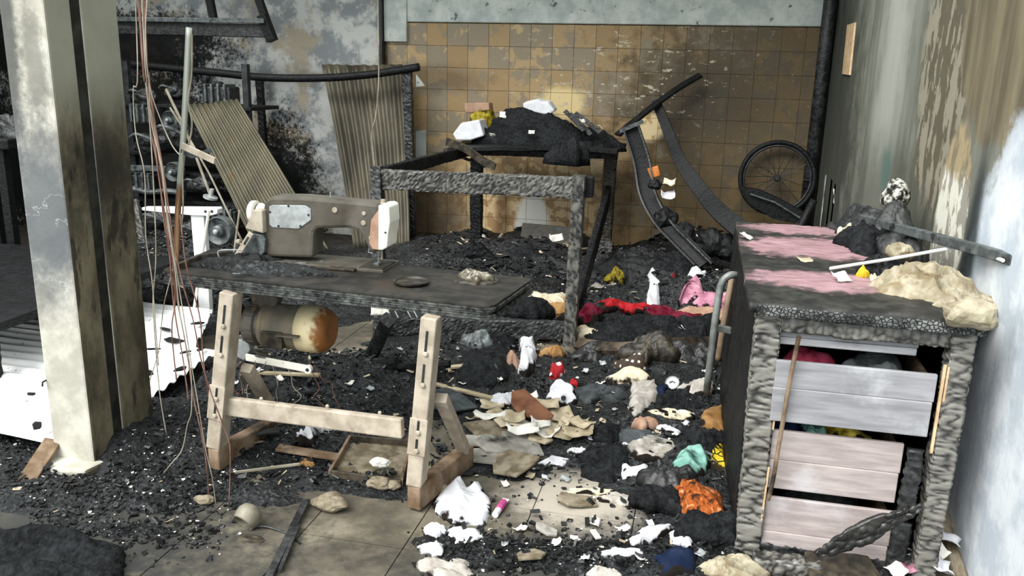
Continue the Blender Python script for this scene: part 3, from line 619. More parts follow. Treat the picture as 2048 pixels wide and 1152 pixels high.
def leg(xt, xb, y0):
    w, d = .058, .075
    top = Vector((xt, y0, .733)); bot = Vector((xb, y0 - .005, .10))
    o = MB().bar(bot, top, w, d, up=(0, 1, 0)).build('leg', 'steel_beige', bt, bevel=.005)
    sl = (top - bot)
    m_ = bot.lerp(top, .42); MB().bar(bot.lerp(top, .2) + Vector((0, -.0395, 0)), m_ + Vector((0, -.0395, 0)), w + .008, .006, up=(0, 1, 0)).build('sleeve_plate', 'steel_beige', o, bevel=.002)
    for t0, t1 in ((.23, .30), (.34, .41), (.62, .74), (.80, .93)):
        a, c_ = bot.lerp(top, t0), bot.lerp(top, t1); yy = -.043 if t1 < .42 else -.0382
        MB().bar(a + Vector((0, yy, 0)), c_ + Vector((0, yy, 0)), .008, .003, up=(0, 1, 0)).build('slot', 'dark_metal', o)
        MB().lathe(a + Vector((.002, yy, 0)), (0, -1, 0), [(0, .009), (.006, .009), (.009, .006)], 12).build('bolt', 'steel_beige', o, smooth=False)
    # rear brace and foot
    MB().bar(Vector((xb + .09, y0 + .30, .10)), Vector((xt + .02, y0 + .04, .42)), .045, .04, up=(0, 1, 0)).build('rear_strut', 'steel_beige', bt, bevel=.004)
    MB().bar(Vector((xb - .0, y0 - .04, .055)), Vector((xb + .09, y0 + .36, .055)), .055, .09).build('foot', 'old_wood', bt, bevel=.006)
    return o
leg(-1.675, -1.775, 2.70); leg(-.868, -.925, 2.62)
a, b_ = DY(447, 796, 2.70), DY(806, 838, 2.62)
MB().bar(a + Vector((0, 0, -.03)), b_ + Vector((0, 0, -.035)), .03, .075).build('stretcher', 'steel_beige', bt, bevel=.006)
for px, py in ((523, 797), (655, 812), (760, 825)): MB().lathe(DY(px, py, 2.645), (0, -1, 0), [(0, .007), (.004, .007), (.006, .004)], 10).build('rivet', 'steel_beige', bt)
MB().bar((-1.67, 2.93, .70), (-.86, 2.90, .70), .05, .05).build('top_rail', 'char_black', bt)
for px in (790, 815, 828): 
    p = DY(px, 622, 2.63); MB().bar(p, p + Vector((.012, 0, -.022)), .004, .002, up=(0, 1, 0)).build('staple', 'bare_metal', bt)

# ------------------------------------------------------------------ sewing machine
YM = 2.985
sm = thing('sewing_machine', (-1.45, 3.05, .785), 'burnt grey industrial sewing machine with white end plate on the plywood bench', 'sewing machine')
prof = [(527, 408), (533, 398), (545, 393), (600, 394), (735, 406), (757, 409), (757, 497), (750, 506), (738, 505), (733, 490), (716, 462), (700, 456), (634, 457), (627, 466), (625, 516), (532, 514), (526, 500)]
MB().prism(PX(prof, YM), (0, .105, 0)).build('body', 'grey_machine', sm, bevel=.012)
body = [o for o in COL.objects if o.name.startswith('body')][-1]
cover = PX([(538, 413), (545, 410), (610, 411), (621, 418), (622, 440), (597, 458), (545, 455), (538, 449)], YM - .004)
cp = MB().prism(cover, (0, .006, 0)).build('cover_plate', 'bare_metal', sm, bevel=.002)
for px, py in ((577, 412), (617, 430), (601, 452), (557, 452), (540, 424)): MB().lathe(DY(px, py, YM - .004), (0, -1, 0), [(0, .0045), (.002, .0045)], 10).build('screw', 'dark_metal', cp)
for px, py, r in ((670, 420, .011), (728, 427, .008), (727, 446, .010), (744, 476, .012)):
    k = MB().lathe(DY(px, py, YM), (0, -1, 0), [(-.005, r), (.003, r), (.0045, r * .6), (.003, r * .55)], 16).build('knob', 'steel_beige', sm, smooth=False)
MB().prism([p - Vector((0, .006, 0)) for p in PX([(757, 410), (772, 409), (779, 414), (781, 445), (777, 470), (775, 495), (766, 500), (757, 500)], YM)], (0, .11, 0)).build('face_plate', 'white_enamel', sm, bevel=.006)
MB().prism(PX([(742, 440), (757, 420), (757, 500), (745, 498), (738, 486)], YM - .004), (0, .006, 0)).build('tension_plate', 'pink_box', sm, bevel=.001)
MB().lathe(DY(771, 465, YM - .007), (0, -1, 0), [(0, .004), (.003, .004)], 8).build('slot_screw', 'dark_metal', sm)
nb = FL(757, 527, .792); hd = DY(756, 500, YM + .05)
nb.y = YM + .05; nb.x = DY(757, 527, YM + .05).x
MB().tube([(nb.x, nb.y, hd.z + .03), (nb.x, nb.y, .83)], .0038, 8).build('needle_bar', 'bare_metal', sm)
MB().tube([(nb.x, nb.y, .835), (nb.x, nb.y, .80)], .0018, 6).build('needle', 'bare_metal', sm)
MB().tube([(nb.x + .012, nb.y + .008, hd.z + .02), (nb.x + .011, nb.y + .008, .815)], .0045, 8).build('presser_bar', 'steel_beige', sm)
MB().box((nb.x - .010, nb.y - .03, .795), (nb.x + .012, nb.y + .012, .806)).build('presser_foot', 'grey_metal', sm, bevel=.003)
MB().tube([hd + Vector((-.035, 0, .02)), hd + Vector((-.04, 0, -.012)), hd + Vector((-.02, -.004, -.014))], .002, 6).build('thread_guard', 'bare_metal', sm)
MB().lathe(DY(766, 411, YM + .05), (0, 0, 1), [(0, .014), (.010, .012), (.014, .008), (.024, .009)], 14).build('lifter_screw', 'steel_beige', sm)
sp = DY(661, 398, YM + .05); MB().tube([sp, sp + Vector((0, 0, .028))], .0025, 6).build('thread_pin', 'bare_metal', sm)
# bed
bx0, bx1 = DY(535, 515, YM + .02).x, nb.x + .05
MB().box((bx0, 2.955, .776), (bx1, 3.14, .794)).build('bed', 'grey_machine', sm, bevel=.004)
MB().box((nb.x - .05, 2.958, .793), (nb.x + .048, 3.10, .798)).build('slide_plate', 'char_brown', sm, bevel=.001)
MB().box((nb.x - .17, 2.93, .785), (nb.x - .06, 2.985, .7935)).build('front_plate', 'char_brown', sm, bevel=.001)
# handwheel and belt guard
hw = DY(527, 425, YM + .05); hc = Vector((hw.x, YM + .05, hw.z))
w = MB().lathe(hc, (-1, 0, 0), [(-.012, .026), (0, .034), (.006, .038), (.014, .038), (.018, .033), (.026, .033), (.030, .046), (.048, .046), (.054, .040), (.056, .02)], 32).build('handwheel', 'white_enamel', sm, smooth=False, bevel=.001)
MB().lathe(hc, (-1, 0, 0), [(.019, .0345), (.025, .0345)], 28).build('belt_groove', 'grey_machine', w)
g0 = PX([(500, 425), (513, 418), (525, 420), (526, 470), (523, 512), (487, 514), (478, 508), (487, 470), (489, 455)], YM - .01)
bg_ = MB().prism(PX([(490, 457), (505, 420), (524, 421), (526, 467)], YM - .03), (0, .05, 0)).build('belt_guard', 'steel_beige', sm, bevel=.004)
MB().prism(PX([(478, 512), (496, 466), (526, 470), (531, 480), (528, 505), (520, 514)], YM - .02), (0, .05, 0)).build('belt_guard', 'grey_metal', sm, bevel=.003)
MB().bar(DY(503, 465, YM - .04), DY(471, 516, YM - .06), .022, .006, up=(0, 1, 0)).build('guard_arm', 'steel_beige', sm, bevel=.002)
MB().bar(DY(497, 474, YM - .047), DY(488, 489, YM - .053), .009, .002, up=(0, 1, 0)).build('arm_slot', 'dark_metal', sm)
MB().lathe(DY(478, 482, YM - .05), (0, -1, 0), [(0, .009), (.012, .009), (.014, .005)], 8).build('wing_nut', 'steel_beige', sm)
# things on the bench
a = DY(479, 420, 3.02); b_ = FL(467, 515, .79); MB().tube([b_, a], .0045, 8).build('thread_rod', 'pale_wire', label='thin pale rod standing beside the handwheel end of the machine', cat='rod')
p = FL(438, 522, .79); MB().tube(smooth_path([p + Vector((-.06, .02, .006)), p + Vector((0, 0, .008)), p + Vector((.0, 0, .04)), p + Vector((.05, .02, .045)), p + Vector((.09, .02, .045))], 4), .003, 6).build('bent_rod', 'bare_metal', label='small bent metal rod on the left of the bench top', cat='rod')
pc = FL(823, 566, .785)
pd = MB().lathe(pc, (0, 0, 1), [(0, .05), (.003, .064), (.010, .066), (.010, .060), (.004, .056), (.004, .001)], 36).build('round_dish', 'char_brown', label='flat rusty round dish on the burnt bench top', cat='dish', smooth=False)
pc = FL(955, 562, .785)
rd = thing('melted_bowl', pc, 'melted glassy bowl with a crust of debris at the bench end', 'bowl')
lump('bowl_rim', None, None, pc, .085, .062, .022, 'char_brown', .2, 4, .3, .2, parent=rd); lump('crust', None, None, pc + Vector((0, .005, .012)), .06, .045, .035, 'plastic_glass', .1, 9, .8, .3, parent=rd)
lump('ash_pile', 'long heap of black ash along the left of the bench', 'ash', FL(530, 540, .784), .26, .075, .035, 'ash_ground', -.05, 3, .9, .35)
lump('ash_pile', 'small black ash heap at the foot of the handwheel', 'ash', FL(500, 522, .784), .12, .06, .05, 'char_black', .0, 13, .9, .35)
b = MB(); a = FL(352, 536, .79); ribbon(b, [a, FL(400, 516, .80), FL(475, 507, .80)], .03, .02, (0, 0, 1)); b.build('burnt_batten', 'char_brown', label='burnt brown batten lying along the rear left bench edge', cat='batten', bevel=.002)
for i, (px, py, w_, l_, r_) in enumerate([(480, 548, .05, .012, .6), (600, 527, .06, .006, .1), (635, 523, .05, .02, .2)]):
    scrap('metal_sliver', ['pale metal sliver at the front left bench edge', 'long thin sliver on the ash by the machine foot', 'curled green-grey sliver by the machine foot'][i], 'scrap', FL(px, py, .792), w_, l_, 'grey_metal', r_, .1, .15, i)

# ------------------------------------------------------------------ clutch motor under the bench
mo = thing('sewing_motor', (-1.6, 2.95, .45), 'round rusted electric motor hanging under the sewing bench', 'motor')
mc = Vector((0, 2.95, .528)); xl = lambda px: DY(px, 655, 2.95).x
X0 = xl(533)
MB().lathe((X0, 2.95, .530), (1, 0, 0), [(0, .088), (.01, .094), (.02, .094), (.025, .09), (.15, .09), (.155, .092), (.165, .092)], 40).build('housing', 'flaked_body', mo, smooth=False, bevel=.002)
e = MB().lathe((X0 + .163, 2.95, .530), (1, 0, 0), [(0, .094), (.05, .096), (.08, .094), (.105, .084), (.120, .068), (.125, .052), (.121, .04), (.121, .002)], 40).build('end_bell', 'rust_bell', mo, smooth=True)
MB().lathe((X0 - .075, 2.95, .530), (1, 0, 0), [(0, .05), (.004, .082), (.02, .088), (.055, .088), (.06, .078), (.078, .078)], 36).build('clutch_housing', 'grey_motor', mo, bevel=.002)
for k in range(10):
    t = 2 * math.pi * k / 10; MB().bar((X0 - .068, 2.95 + .089 * math.cos(t), .53 + .089 * math.sin(t)), (X0 - .022, 2.95 + .089 * math.cos(t), .53 + .089 * math.sin(t)), .004, .004).build('rib', 'grey_motor', mo)
pu = MB().lathe((X0 - .155, 2.95, .540), (1, 0, 0), [(0, .062), (.004, .070), (.010, .070), (.016, .058), (.022, .070), (.028, .070), (.030, .062), (.024, .03), (.08, .026)], 36).build('pulley', 'dark_metal', mo)
MB().prism(PX([(500, 583), (548, 585), (556, 600), (546, 622), (505, 618)], 2.93), (0, .05, 0)).build('mount_bracket', 'grey_motor', mo, bevel=.004)
MB().box((X0 + .03, 2.85, .465), (X0 + .12, 2.90, .535)).build('terminal_box', 'char_brown', mo, bevel=.004)
MB().bar(DY(556, 668, 2.855), DY(600, 672, 2.855), .006, .05, up=(0, 1, 0)).build('terminal_lid', 'grey_motor', mo)
l0, l1 = DY(492, 714, 2.88), DY(617, 738, 2.84)
la = MB().bar(l0, l1, .012, .030).build('clutch_lever', 'white_enamel', mo, bevel=.004)
MB().lathe(l1 + Vector((0, -.004, 0)), (0, -1, 0), [(-.012, .016), (.006, .016)], 20).build('lever_end', 'white_enamel', la)
MB().lathe(l1 + Vector((0, -.010, 0)), (0, -1, 0), [(0, .007), (.003, .007)], 14).build('pin', 'dark_metal', la)
for k in range(7):
    x = DY(513, 705, 2.87).x + k * .007; z = DY(513, 707, 2.87).z - k * .001
    MB().tube([(x + .001 * math.sin(t), 2.87 + .012 * math.cos(t), z + .012 * math.sin(t)) for t in [2 * math.pi * q / 12 for q in range(13)]], .0018, 5).build('spring_coil', 'char_brown', mo)
MB().prism(PX([(463, 678), (495, 680), (500, 700), (488, 722), (470, 712)], 2.9), (0, .04, 0)).build('belt_cover', 'bare_metal', mo, bevel=.004)
sp = DY(660, 601, 2.95); MB().tube([sp, sp + Vector((0, 0, .06))], .003, 6).build('hanger_rod', 'pale_wire', mo)
rw = random.Random(3)
for k in range(9):
    px = rw.uniform(470, 640); py = rw.uniform(705, 735); p = DY(px, py, 2.85); pts = [p]
    for j in range(5): p = p + Vector((rw.uniform(-.035, .035), rw.uniform(-.02, .02), rw.uniform(-.07, -.01))); pts.append(p)
    MB().tube(smooth_path(pts, 5), .0016, 5).build('loose_lead', 'copper_wire' if k % 2 else 'pale_wire', mo)
p = DY(640, 716, 2.85); MB().tube(smooth_path([p, DY(668, 722, 2.83), DY(684, 752, 2.83), DY(672, 780, 2.83), DY(645, 796, 2.83)], 6), .0014, 5).build('loose_lead', 'dark_metal', mo)

# ------------------------------------------------------------------ charred cutting table (big frame, front rail bare, cloth heap at the back)
ct = thing('cutting_table', (-1.3, 5.8, 0), 'large charred timber cutting table frame, its top burnt away in front', 'table')
cb_ = dict(amp=.006, ca=.02, cb=.03, res=.013)
MB().charbar((-1.80, 4.46, 0), (-1.875, 4.64, .985), .075, .075, up=(0, 1, 0), seed=1, **cb_).build('leg', 'char', ct)
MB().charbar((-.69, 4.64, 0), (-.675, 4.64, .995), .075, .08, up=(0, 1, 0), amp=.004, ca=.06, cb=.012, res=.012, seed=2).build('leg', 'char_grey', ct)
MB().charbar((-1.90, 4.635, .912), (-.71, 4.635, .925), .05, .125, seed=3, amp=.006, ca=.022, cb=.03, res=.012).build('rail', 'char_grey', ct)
MB().charbar((-1.80, 4.50, .06), (-.72, 4.63, .09), .05, .12, seed=4, amp=.006, ca=.022, cb=.03, res=.013).build('lower_rail', 'char', ct)
MB().box((-.640, 4.66, .87), (-.60, 4.73, .985)).build('rail_end', 'char_black', ct, bevel=.004)
MB().charbar((-1.89, 4.68, .93), (-1.91, 6.95, .90), .05, .09, seed=5, **cb_).build('side_rail', 'char_black', ct)
MB().charbar((-.70, 4.7, .06), (-.76, 6.9, .58), .05, .16, seed=6, **cb_).build('fallen_side_rail', 'char_black', ct)
MB().charbar((-1.90, 6.97, 0), (-1.905, 6.97, .95), .105, .09, up=(0, 1, 0), seed=7, **cb_).build('leg', 'char_black', ct)
MB().charbar((-.775, 6.95, 0), (-.755, 6.95, .97), .11, .09, up=(0, 1, 0), seed=8, **cb_).build('leg', 'char_brown', ct)
MB().charbar((-1.95, 6.93, .90), (-.70, 6.93, .92), .05, .11, seed=9, **cb_).build('rail', 'char', ct)
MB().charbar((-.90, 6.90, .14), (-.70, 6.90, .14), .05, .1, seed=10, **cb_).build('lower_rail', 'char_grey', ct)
def topfn(u, v):
    x = -2.03 + 1.37 * u; y = 6.42 + .8 * v - .10 * math.sin(u * 6) * (1 - v); return Vector((x, y, .965 + .012 * noise.noise(Vector((u * 6, v * 5, 0))) - .05 * (1 - v) * max(0, .25 - u) * 4))
MB().grid(topfn, 24, 10).build('top_board', 'char_black', ct, solid=.025)
MB().charbar((-2.02, 6.4, .93), (-1.72, 6.55, .80), .05, .03, seed=11, **cb_).build('broken_slat', 'char', ct)
# heap on the table
def ontop(px, py, z, y=6.85): return DY(px, py, y)
Zt = .975
lump('burnt_cloth_heap', 'big black heap of burnt cloth along the cutting table', 'cloth', (-1.38, 6.85, Zt - .01), .50, .24, .27, 'char_fabric', 0, 21, 1.1, .3, seg=64, rings=22)
lump('burnt_cloth_heap', 'black burnt cloth at the right end of the cutting table', 'cloth', (-.93, 6.85, Zt - .01), .30, .2, .14, 'char_fabric', 0, 22, 1.1, .3)
p = DY(1138, 320, 6.52); lump('burnt_cloth_heap', 'rounded black cloth bundle sagging over the front of the cutting table', 'cloth', (p.x, 6.52, p.z), .16, .16, .22, 'char_fabric', 0, 23, .8, .25)
MB().prism(PX([(905, 268), (922, 246), (958, 239), (968, 272), (940, 281), (912, 281)], 6.62), (0, .2, 0)).build('folded_cloth', 'white_clean', label='white folded cloth at the left corner of the cutting table', cat='cloth', bevel=.012)
MB().prism(PX([(938, 232), (950, 222), (978, 220), (984, 240), (990, 262), (972, 279), (942, 279)], 6.86), (0, .16, 0)).build('folded_cloth', 'olive_cloth', label='olive yellow printed cloth behind the white folded cloth', cat='cloth', bevel=.02)
p = DY(952, 226, 7.05); bx = MB().prism(PX([(928, 206), (978, 205), (980, 224), (930, 227)], 7.0), (0, .13, 0)).build('small_box', 'pink_box', label='small pinkish box on top of the olive cloth', cat='box', bevel=.012)
MB().prism(PX([(1045, 206), (1074, 199), (1084, 204), (1096, 203), (1110, 222), (1098, 230), (1062, 228), (1046, 216)], 6.84), (0, .14, .01)).build('paper_bundle', 'white_clean', label='white scorched paper bundle crowning the burnt cloth heap', cat='paper', bevel=.015)
scrap('paper_scrap', 'single white sheet left of the paper bundle on the heap', 'paper', DY(1010, 236, 6.85), .09, .06, 'paper', .2, .9, .1, 4)
for i, (x0, y0, x1, y1) in enumerate([(1130, 222, 1168, 262), (1140, 228, 1182, 270), (1150, 226, 1200, 266)]):
    b = MB(); ribbon(b, [DY(x0, y0, 6.8), DY((x0 + x1) / 2, (y0 + y1) / 2 - 2, 6.72), DY(x1, y1, 6.62)], .035, .01, (1, 0, .2)); b.build('charred_stick', 'char', label=['leftmost of the charred slats leaning on the cloth heap', 'middle of the charred slats leaning on the cloth heap', 'rightmost of the charred slats leaning on the cloth heap'][i], cat='slat', group='slats on the cloth heap')
for i, (px, py) in enumerate([(1063, 268), (1165, 246), (1200, 258), (985, 274)]):
    scrap('paper_scrap', 'pale scrap caught in the black cloth on the cutting table', 'paper', DY(px, py, 6.63), .05, .035, 'paper', i, .8, .3, i + 40, group='pale scraps in the cloth heap')
# bent trim by left corner
b = MB(); ribbon(b, smooth_path([DY(893, 283, 6.4), DY(930, 297, 6.3), DY(960, 318, 6.2), DY(990, 334, 6.15)], 4), [.06] * 4 * 3 + [.05], .015, (0, 0, 1)); b.build('warped_strip', 'char_brown', label='warped dark strip hanging off the cutting table corner', cat='strip')

# ------------------------------------------------------------------ drawer cabinet on the right
cb = thing('drawer_cabinet', (.5, 3.3, 0), 'charred chest of drawers with blistered posts beside the right wall', 'cabinet')
YF = 2.585; cc = dict(amp=.010, ca=.010, cb=.05, res=.005, ripple=.85)
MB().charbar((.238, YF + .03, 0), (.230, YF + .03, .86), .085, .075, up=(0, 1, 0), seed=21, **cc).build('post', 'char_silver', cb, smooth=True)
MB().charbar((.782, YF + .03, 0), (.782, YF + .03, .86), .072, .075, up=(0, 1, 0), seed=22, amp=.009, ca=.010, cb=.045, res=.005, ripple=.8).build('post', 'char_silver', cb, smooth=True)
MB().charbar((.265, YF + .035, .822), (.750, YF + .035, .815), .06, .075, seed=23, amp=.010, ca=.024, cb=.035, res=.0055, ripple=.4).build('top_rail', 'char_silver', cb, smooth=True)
MB().charbar((.265, YF + .035, .03), (.750, YF + .035, .03), .06, .075, seed=24, amp=.009, ca=.03, cb=.03, res=.01).build('bottom_rail', 'char', cb, smooth=True)
MB().charbar((.205, YF + .07, .43), (.170, 4.03, .43), .03, .86, seed=25, amp=.006, ca=.2, cb=.03, res=.016).build('side_panel', 'char_black', cb, smooth=True)
MB().box((.80, YF + .07, .02), (.83, 4.05, .86)).build('side_panel', 'char_black', cb)
MB().box((.19, 4.02, .02), (.82, 4.05, .86)).build('back_panel', 'char_black', cb)
MB().box((.22, YF + .07, .05), (.80, 4.02, .07)).build('bottom_panel', 'char_black', cb)
def ctop(u, v):
    x = .165 + .675 * u - .012 * (1 - v) * 0; y = 2.565 + 1.50 * v; return Vector((x, y, .868 + .006 * noise.noise(Vector((u * 7, v * 12, 4))) + .003 * noise.noise(Vector((u * 30, v * 50, 1)))))
MB().grid(ctop, 60, 110).build('top_board', 'cabinet_top', cb, smooth=True, solid=.03)
MB().charbar((.19, 2.568, .861), (.835, 2.568, .853), .02, .04, seed=27, amp=.005, ca=.02, cb=.02, res=.008).build('front_edge', 'crackled_edge', cb, smooth=True)
# drawers
def drawer(z0, z1, x0, x1, dy, mat, split, clothes):
    d = MB().box((x0, YF + dy, z0), (x1, YF + dy + .018, z0 + (z1 - z0) * split)).build('drawer', mat, cb, bevel=.003)
    MB().box((x0 + .002, YF + dy + .004, z0 + (z1 - z0) * split), (x1 + .004, YF + dy + .02, z1)).build('upper_board', mat, d, bevel=.003)
    MB().box((x0, YF + dy + .018, z0), (x0 + .015, YF + dy + .45, z1 - .03)).build('drawer_side', 'old_wood', d)
    MB().box((x1 - .02, YF + dy + .018, z0), (x1 - .005, YF + dy + .45, z1 - .02)).build('drawer_side', 'old_wood', d)
    MB().box((x0, YF + dy + .02, z0), (x1, YF + dy + .45, z0 + .01)).build('drawer_bottom', 'char_brown', d)
    return d
drawer(.744, .783, .268, .668, .03, 'drawer_grey', .6, None)
drawer(.503, .703, .262, .722, -.012, 'drawer_grey', .56, None)
drawer(.262, .462, .275, .665, .01, 'drawer_pink', .5, None)
drawer(.055, .228, .278, .665, .01, 'drawer_pink', .3, None)
MB().charbar((.70, YF + .0, .455), (.695, YF + .0, .235), .055, .03, up=(0, 1, 0), seed=31, amp=.008, ca=.022, cb=.05, res=.008).build('burnt_runner', 'char', cb, smooth=True)
MB().charbar((.70, YF + .012, .20), (.69, YF + .012, .02), .06, .03, up=(0, 1, 0), seed=32, amp=.008, ca=.022, cb=.05, res=.008).build('burnt_runner', 'char', cb, smooth=True)
# pale unburnt edges and bead
MB().bar((.281, YF - .002, .70), (.276, YF - .002, .47), .006, .006, up=(0, 1, 0)).build('raw_edge', 'pale_wood', cb); MB().bar((.276, YF - .004, .34), (.270, YF - .004, .10), .006, .006, up=(0, 1, 0)).build('raw_edge', 'pale_wood', cb)
MB().bar((.742, YF - .002, .735), (.742, YF - .002, .45), .008, .008, up=(0, 1, 0)).build('raw_edge', 'pale_wood', cb); MB().bar((.752, YF - .004, .73), (.752, YF - .004, .62), .006, .006, up=(0, 1, 0)).build('raw_edge', 'pale_wood', cb)
b = MB(); b.tube(smooth_path(PX([(1598, 672), (1580, 760), (1568, 830), (1556, 900), (1546, 960), (1536, 1000)], YF - .03), 5), .007, 8); b.build('loose_stick', 'old_wood', label='thin weathered stick leaning across the drawer fronts', cat='stick')
b = MB(); P = PX([(1628, 1110), (1690, 1060), (1760, 1028), (1838, 1008), (1846, 1014), (1800, 1040), (1770, 1062), (1755, 1110)], YF - .06)
def diag(u, v):
    lo = [(1640, 1112), (1690, 1100), (1745, 1080), (1800, 1045), (1846, 1016)]; hi = [(1628, 1105), (1690, 1060), (1750, 1032), (1800, 1018), (1842, 1008)]
    t = u * 4; i = min(3, int(t)); f = t - i; q = [(a[0] + (c[0] - a[0]) * f, a[1] + (c[1] - a[1]) * f) for a, c in ((lo[i], lo[i + 1]), (hi[i], hi[i + 1]))]
    p = DY(q[0][0] + (q[1][0] - q[0][0]) * v, q[0][1] + (q[1][1] - q[0][1]) * v, YF - .075)
    d_ = noise.voronoi(Vector((p.x * 42, p.z * 42, 3)))[0]; p.y -= .010 * min(1, (d_[1] - d_[0]) * 1.8); return p
MB().grid(diag, 50, 14).build('broken_board', 'char_silver', label='blistered broken board leaning against the lowest drawer', cat='board', smooth=True, solid=.016)
# clothes showing in drawers
lump('folded_cloth', 'crimson cloth in the top drawer of the charred cabinet', 'cloth', (.37, 2.68, .66), .085, .06, .075, 'maroon_cloth', 0, 51, .9, .2)
lump('folded_cloth', 'dark grey cloth in the top drawer of the charred cabinet', 'cloth', (.56, 2.70, .66), .09, .06, .065, 'dark_slate', 0, 52, .9, .2)
lump('folded_cloth', 'navy cloth in the middle drawer of the charred cabinet', 'cloth', (.325, 2.68, .43), .05, .06, .065, 'blue_cloth', 0, 53, .7, .2)
lump('folded_cloth', 'mixed green print cloth in the middle drawer of the charred cabinet', 'cloth', (.41, 2.68, .43), .04, .06, .06, 'teal_cloth', 0, 54, .8, .2)
lump('folded_cloth', 'rosy ochre cloth in the middle drawer of the charred cabinet', 'cloth', (.51, 2.68, .43), .08, .06, .065, 'olive_cloth', 0, 55, .8, .2)
lump('folded_cloth', 'dull cloth in the lowest drawer of the charred cabinet', 'cloth', (.45, 2.70, .20), .12, .06, .055, 'char_fabric', 0, 56, .8, .2)
# on the cabinet
Zc = .884
p = FL(1900, 575, .90)
lump('foam_block', 'big cream lump of melted foam on the cabinet corner', 'foam', (p.x - .035, p.y + .02, Zc - .03), .195, .21, .13, 'foam', -.35, 61, .7, .22, seg=72, rings=26)
rock('foam_drip', 'cream foam drip hanging over the cabinet front edge', DY(1940, 655, 2.535), .045, 'foam', 3.3, 1.6, .9, 1.0, cat='foam')
b = MB(); b.tube(smooth_path([FL(1660, 537, .90), FL(1780, 518, .935), FL(1900, 497, .985), FL(1935, 497, .985), DX(2006, 521, .915)], 5), [.006] * 21, 8); b.build('white_stick', 'bright_paint', label='slender white stick lying over the cabinet top debris', cat='stick')
b = MB(); ribbon(b, [FL(1725, 437, .96), FL(1860, 473, 1.0), FL(1960, 500, 1.02), FL(2070, 533, 1.03)], .035, .03, (0, 0, 1)); b.build('grey_batten', 'grey_metal', label='long grey batten running along the wall over the cabinet', cat='batten', bevel=.004)
for i, (px, py, rx, ry, h, mt, lb) in enumerate([(1735, 490, .13, .22, .10, 'char_fabric', 'black burnt rag pile at the centre of the cabinet top'), (1850, 470, .16, .3, .09, 'char', 'black debris heap between batten and stick on the cabinet'), (1760, 540, .09, .09, .05, 'char_black', 'small black crumb heap in front of the yellow scrap')]):
    p = FL(px, py, Zc); lump('burnt_heap', lb, 'debris', (min(p.x, .74), p.y, Zc - .01), rx, ry, h, mt, 0, 70 + i, 1.2, .35)
lump('yellow_scrap', 'bright yellow scrap under the white stick on the cabinet', 'scrap', FL(1725, 552, Zc), .022, .022, .04, 'yellow', 0, 74, .6, .2)
lump('cream_scrap', 'cream wad right of the yellow scrap on the cabinet', 'scrap', FL(1750, 560, Zc), .016, .018, .03, 'cream_cloth', 0, 75, .6, .2)
lump('cream_scrap', 'cream wad behind the rag pile on the cabinet', 'scrap', FL(1690, 462, Zc + .02), .03, .03, .04, 'cream_cloth', 0, 76, .6, .2)
scrap('paper_scrap', 'curled pale scrap at the tip of the white stick', 'paper', FL(1680, 560, Zc), .05, .06, 'paper', .4, .3, .6, 77)
scrap('paper_scrap', 'brownish scrap between the two pink bands of the cabinet top', 'paper', FL(1610, 522, Zc), .05, .05, 'paper_tan', .2, .1, .3, 78)
scrap('paper_scrap', 'pale curl at the left edge of the cabinet top', 'paper', FL(1492, 478, Zc), .03, .05, 'paper', .9, .4, .6, 79)
p = FL(1860, 480, .93); lump('foam_shred', 'buff shred lying under the middle of the white stick', 'foam', FL(1800, 505, .93), .05, .05, .04, 'foam', 0, 80, .9, .3)
rock('scorched_bundle', 'black and white scorched bundle on top of the dark bundle by the wall', Vector((.80, 3.82, 1.0)), .062, 'scorch_white', 8.2, .8, 1.0, 1.1, cat='bundle')
lump('burnt_bundle', 'dark burnt bundle beside the wall under the pale plaster', 'bundle', Vector((.77, 3.66, .88)), .13, .3, .17, 'char', 0, 82, .8, .2)
# ------------------------------------------------------------------ left back: metal sheets, sagging pipe, rack with burnt engine parts
corrugated('corrugated_sheet', 'olive corrugated metal sheet leaning left behind the sewing machine', DY(370, 208, 6.1), DY(477, 200, 6.1), DY(660, 500, 5.3), DY(510, 495, 5.3), 10, .010, 'sheet_olive', bend=.02)
corrugated('corrugated_sheet', 'tall rippled metal sheet leaning upright against the charred post', DY(643, 128, 7.2), DY(806, 130, 7.2), DY(822, 500, 6.75), DY(708, 500, 6.75), 9, .014, 'sheet_grey', bend=.035)
corrugated('corrugated_sheet', 'bright white corrugated sheet lying flat behind the column', (-4.3, 2.70, .12), (-4.3, 3.72, .12), (-2.36, 3.66, .115), (-2.32, 2.545, .085), 13, .009, 'sheet_bright', nv=26)
corrugated('corrugated_sheet', 'white corrugated sheet lying flat behind the bright one', (-4.4, 3.66, .13), (-4.4, 4.32, .13), (-2.80, 4.30, .12), (-2.48, 3.62, .125), 8, .009, 'sheet_bright', nv=26)
for i, (px, py, r_) in enumerate([(348, 683, .07), (395, 648, .04), (360, 740, .05), (300, 748, .05), (330, 660, .05), (305, 700, .04), (372, 706, .04), (402, 700, .04), (75, 853, .05), (62, 790, .03)]):
    p = FL(px, py, .135); slab('char_flake', ['largest black char flake on the white corrugated sheets', 'char flake by the rear edge of the white sheets', 'char flake in the middle of the bright sheet below the wires', 'char flake against the column edge on the sheet', 'char flake near the rear left of the visible sheet', 'char flake halfway along the column edge on the sheet', 'char flake right of the wires on the sheet', 'char flake next to the left bench leg on the sheet', 'char flake on the sheet left of the column near its front edge', 'tiny char flake on the sheet left of the column'][i], 'flake', p, rpoly(r_, 6, i + 5, 1, .45), .008, 'char_black', i * .7, .1, 0, group='char flakes on the white sheets')
b = MB(); b.tube(smooth_path(PX([(225, 124), (330, 135), (440, 146), (530, 155), (640, 156), (730, 150), (790, 142), (838, 134)], 6.95), 5), .034, 10); b.build('sagging_pipe', 'char_black', label='long black sagging pipe slung across the back left wall', cat='pipe', smooth=True)
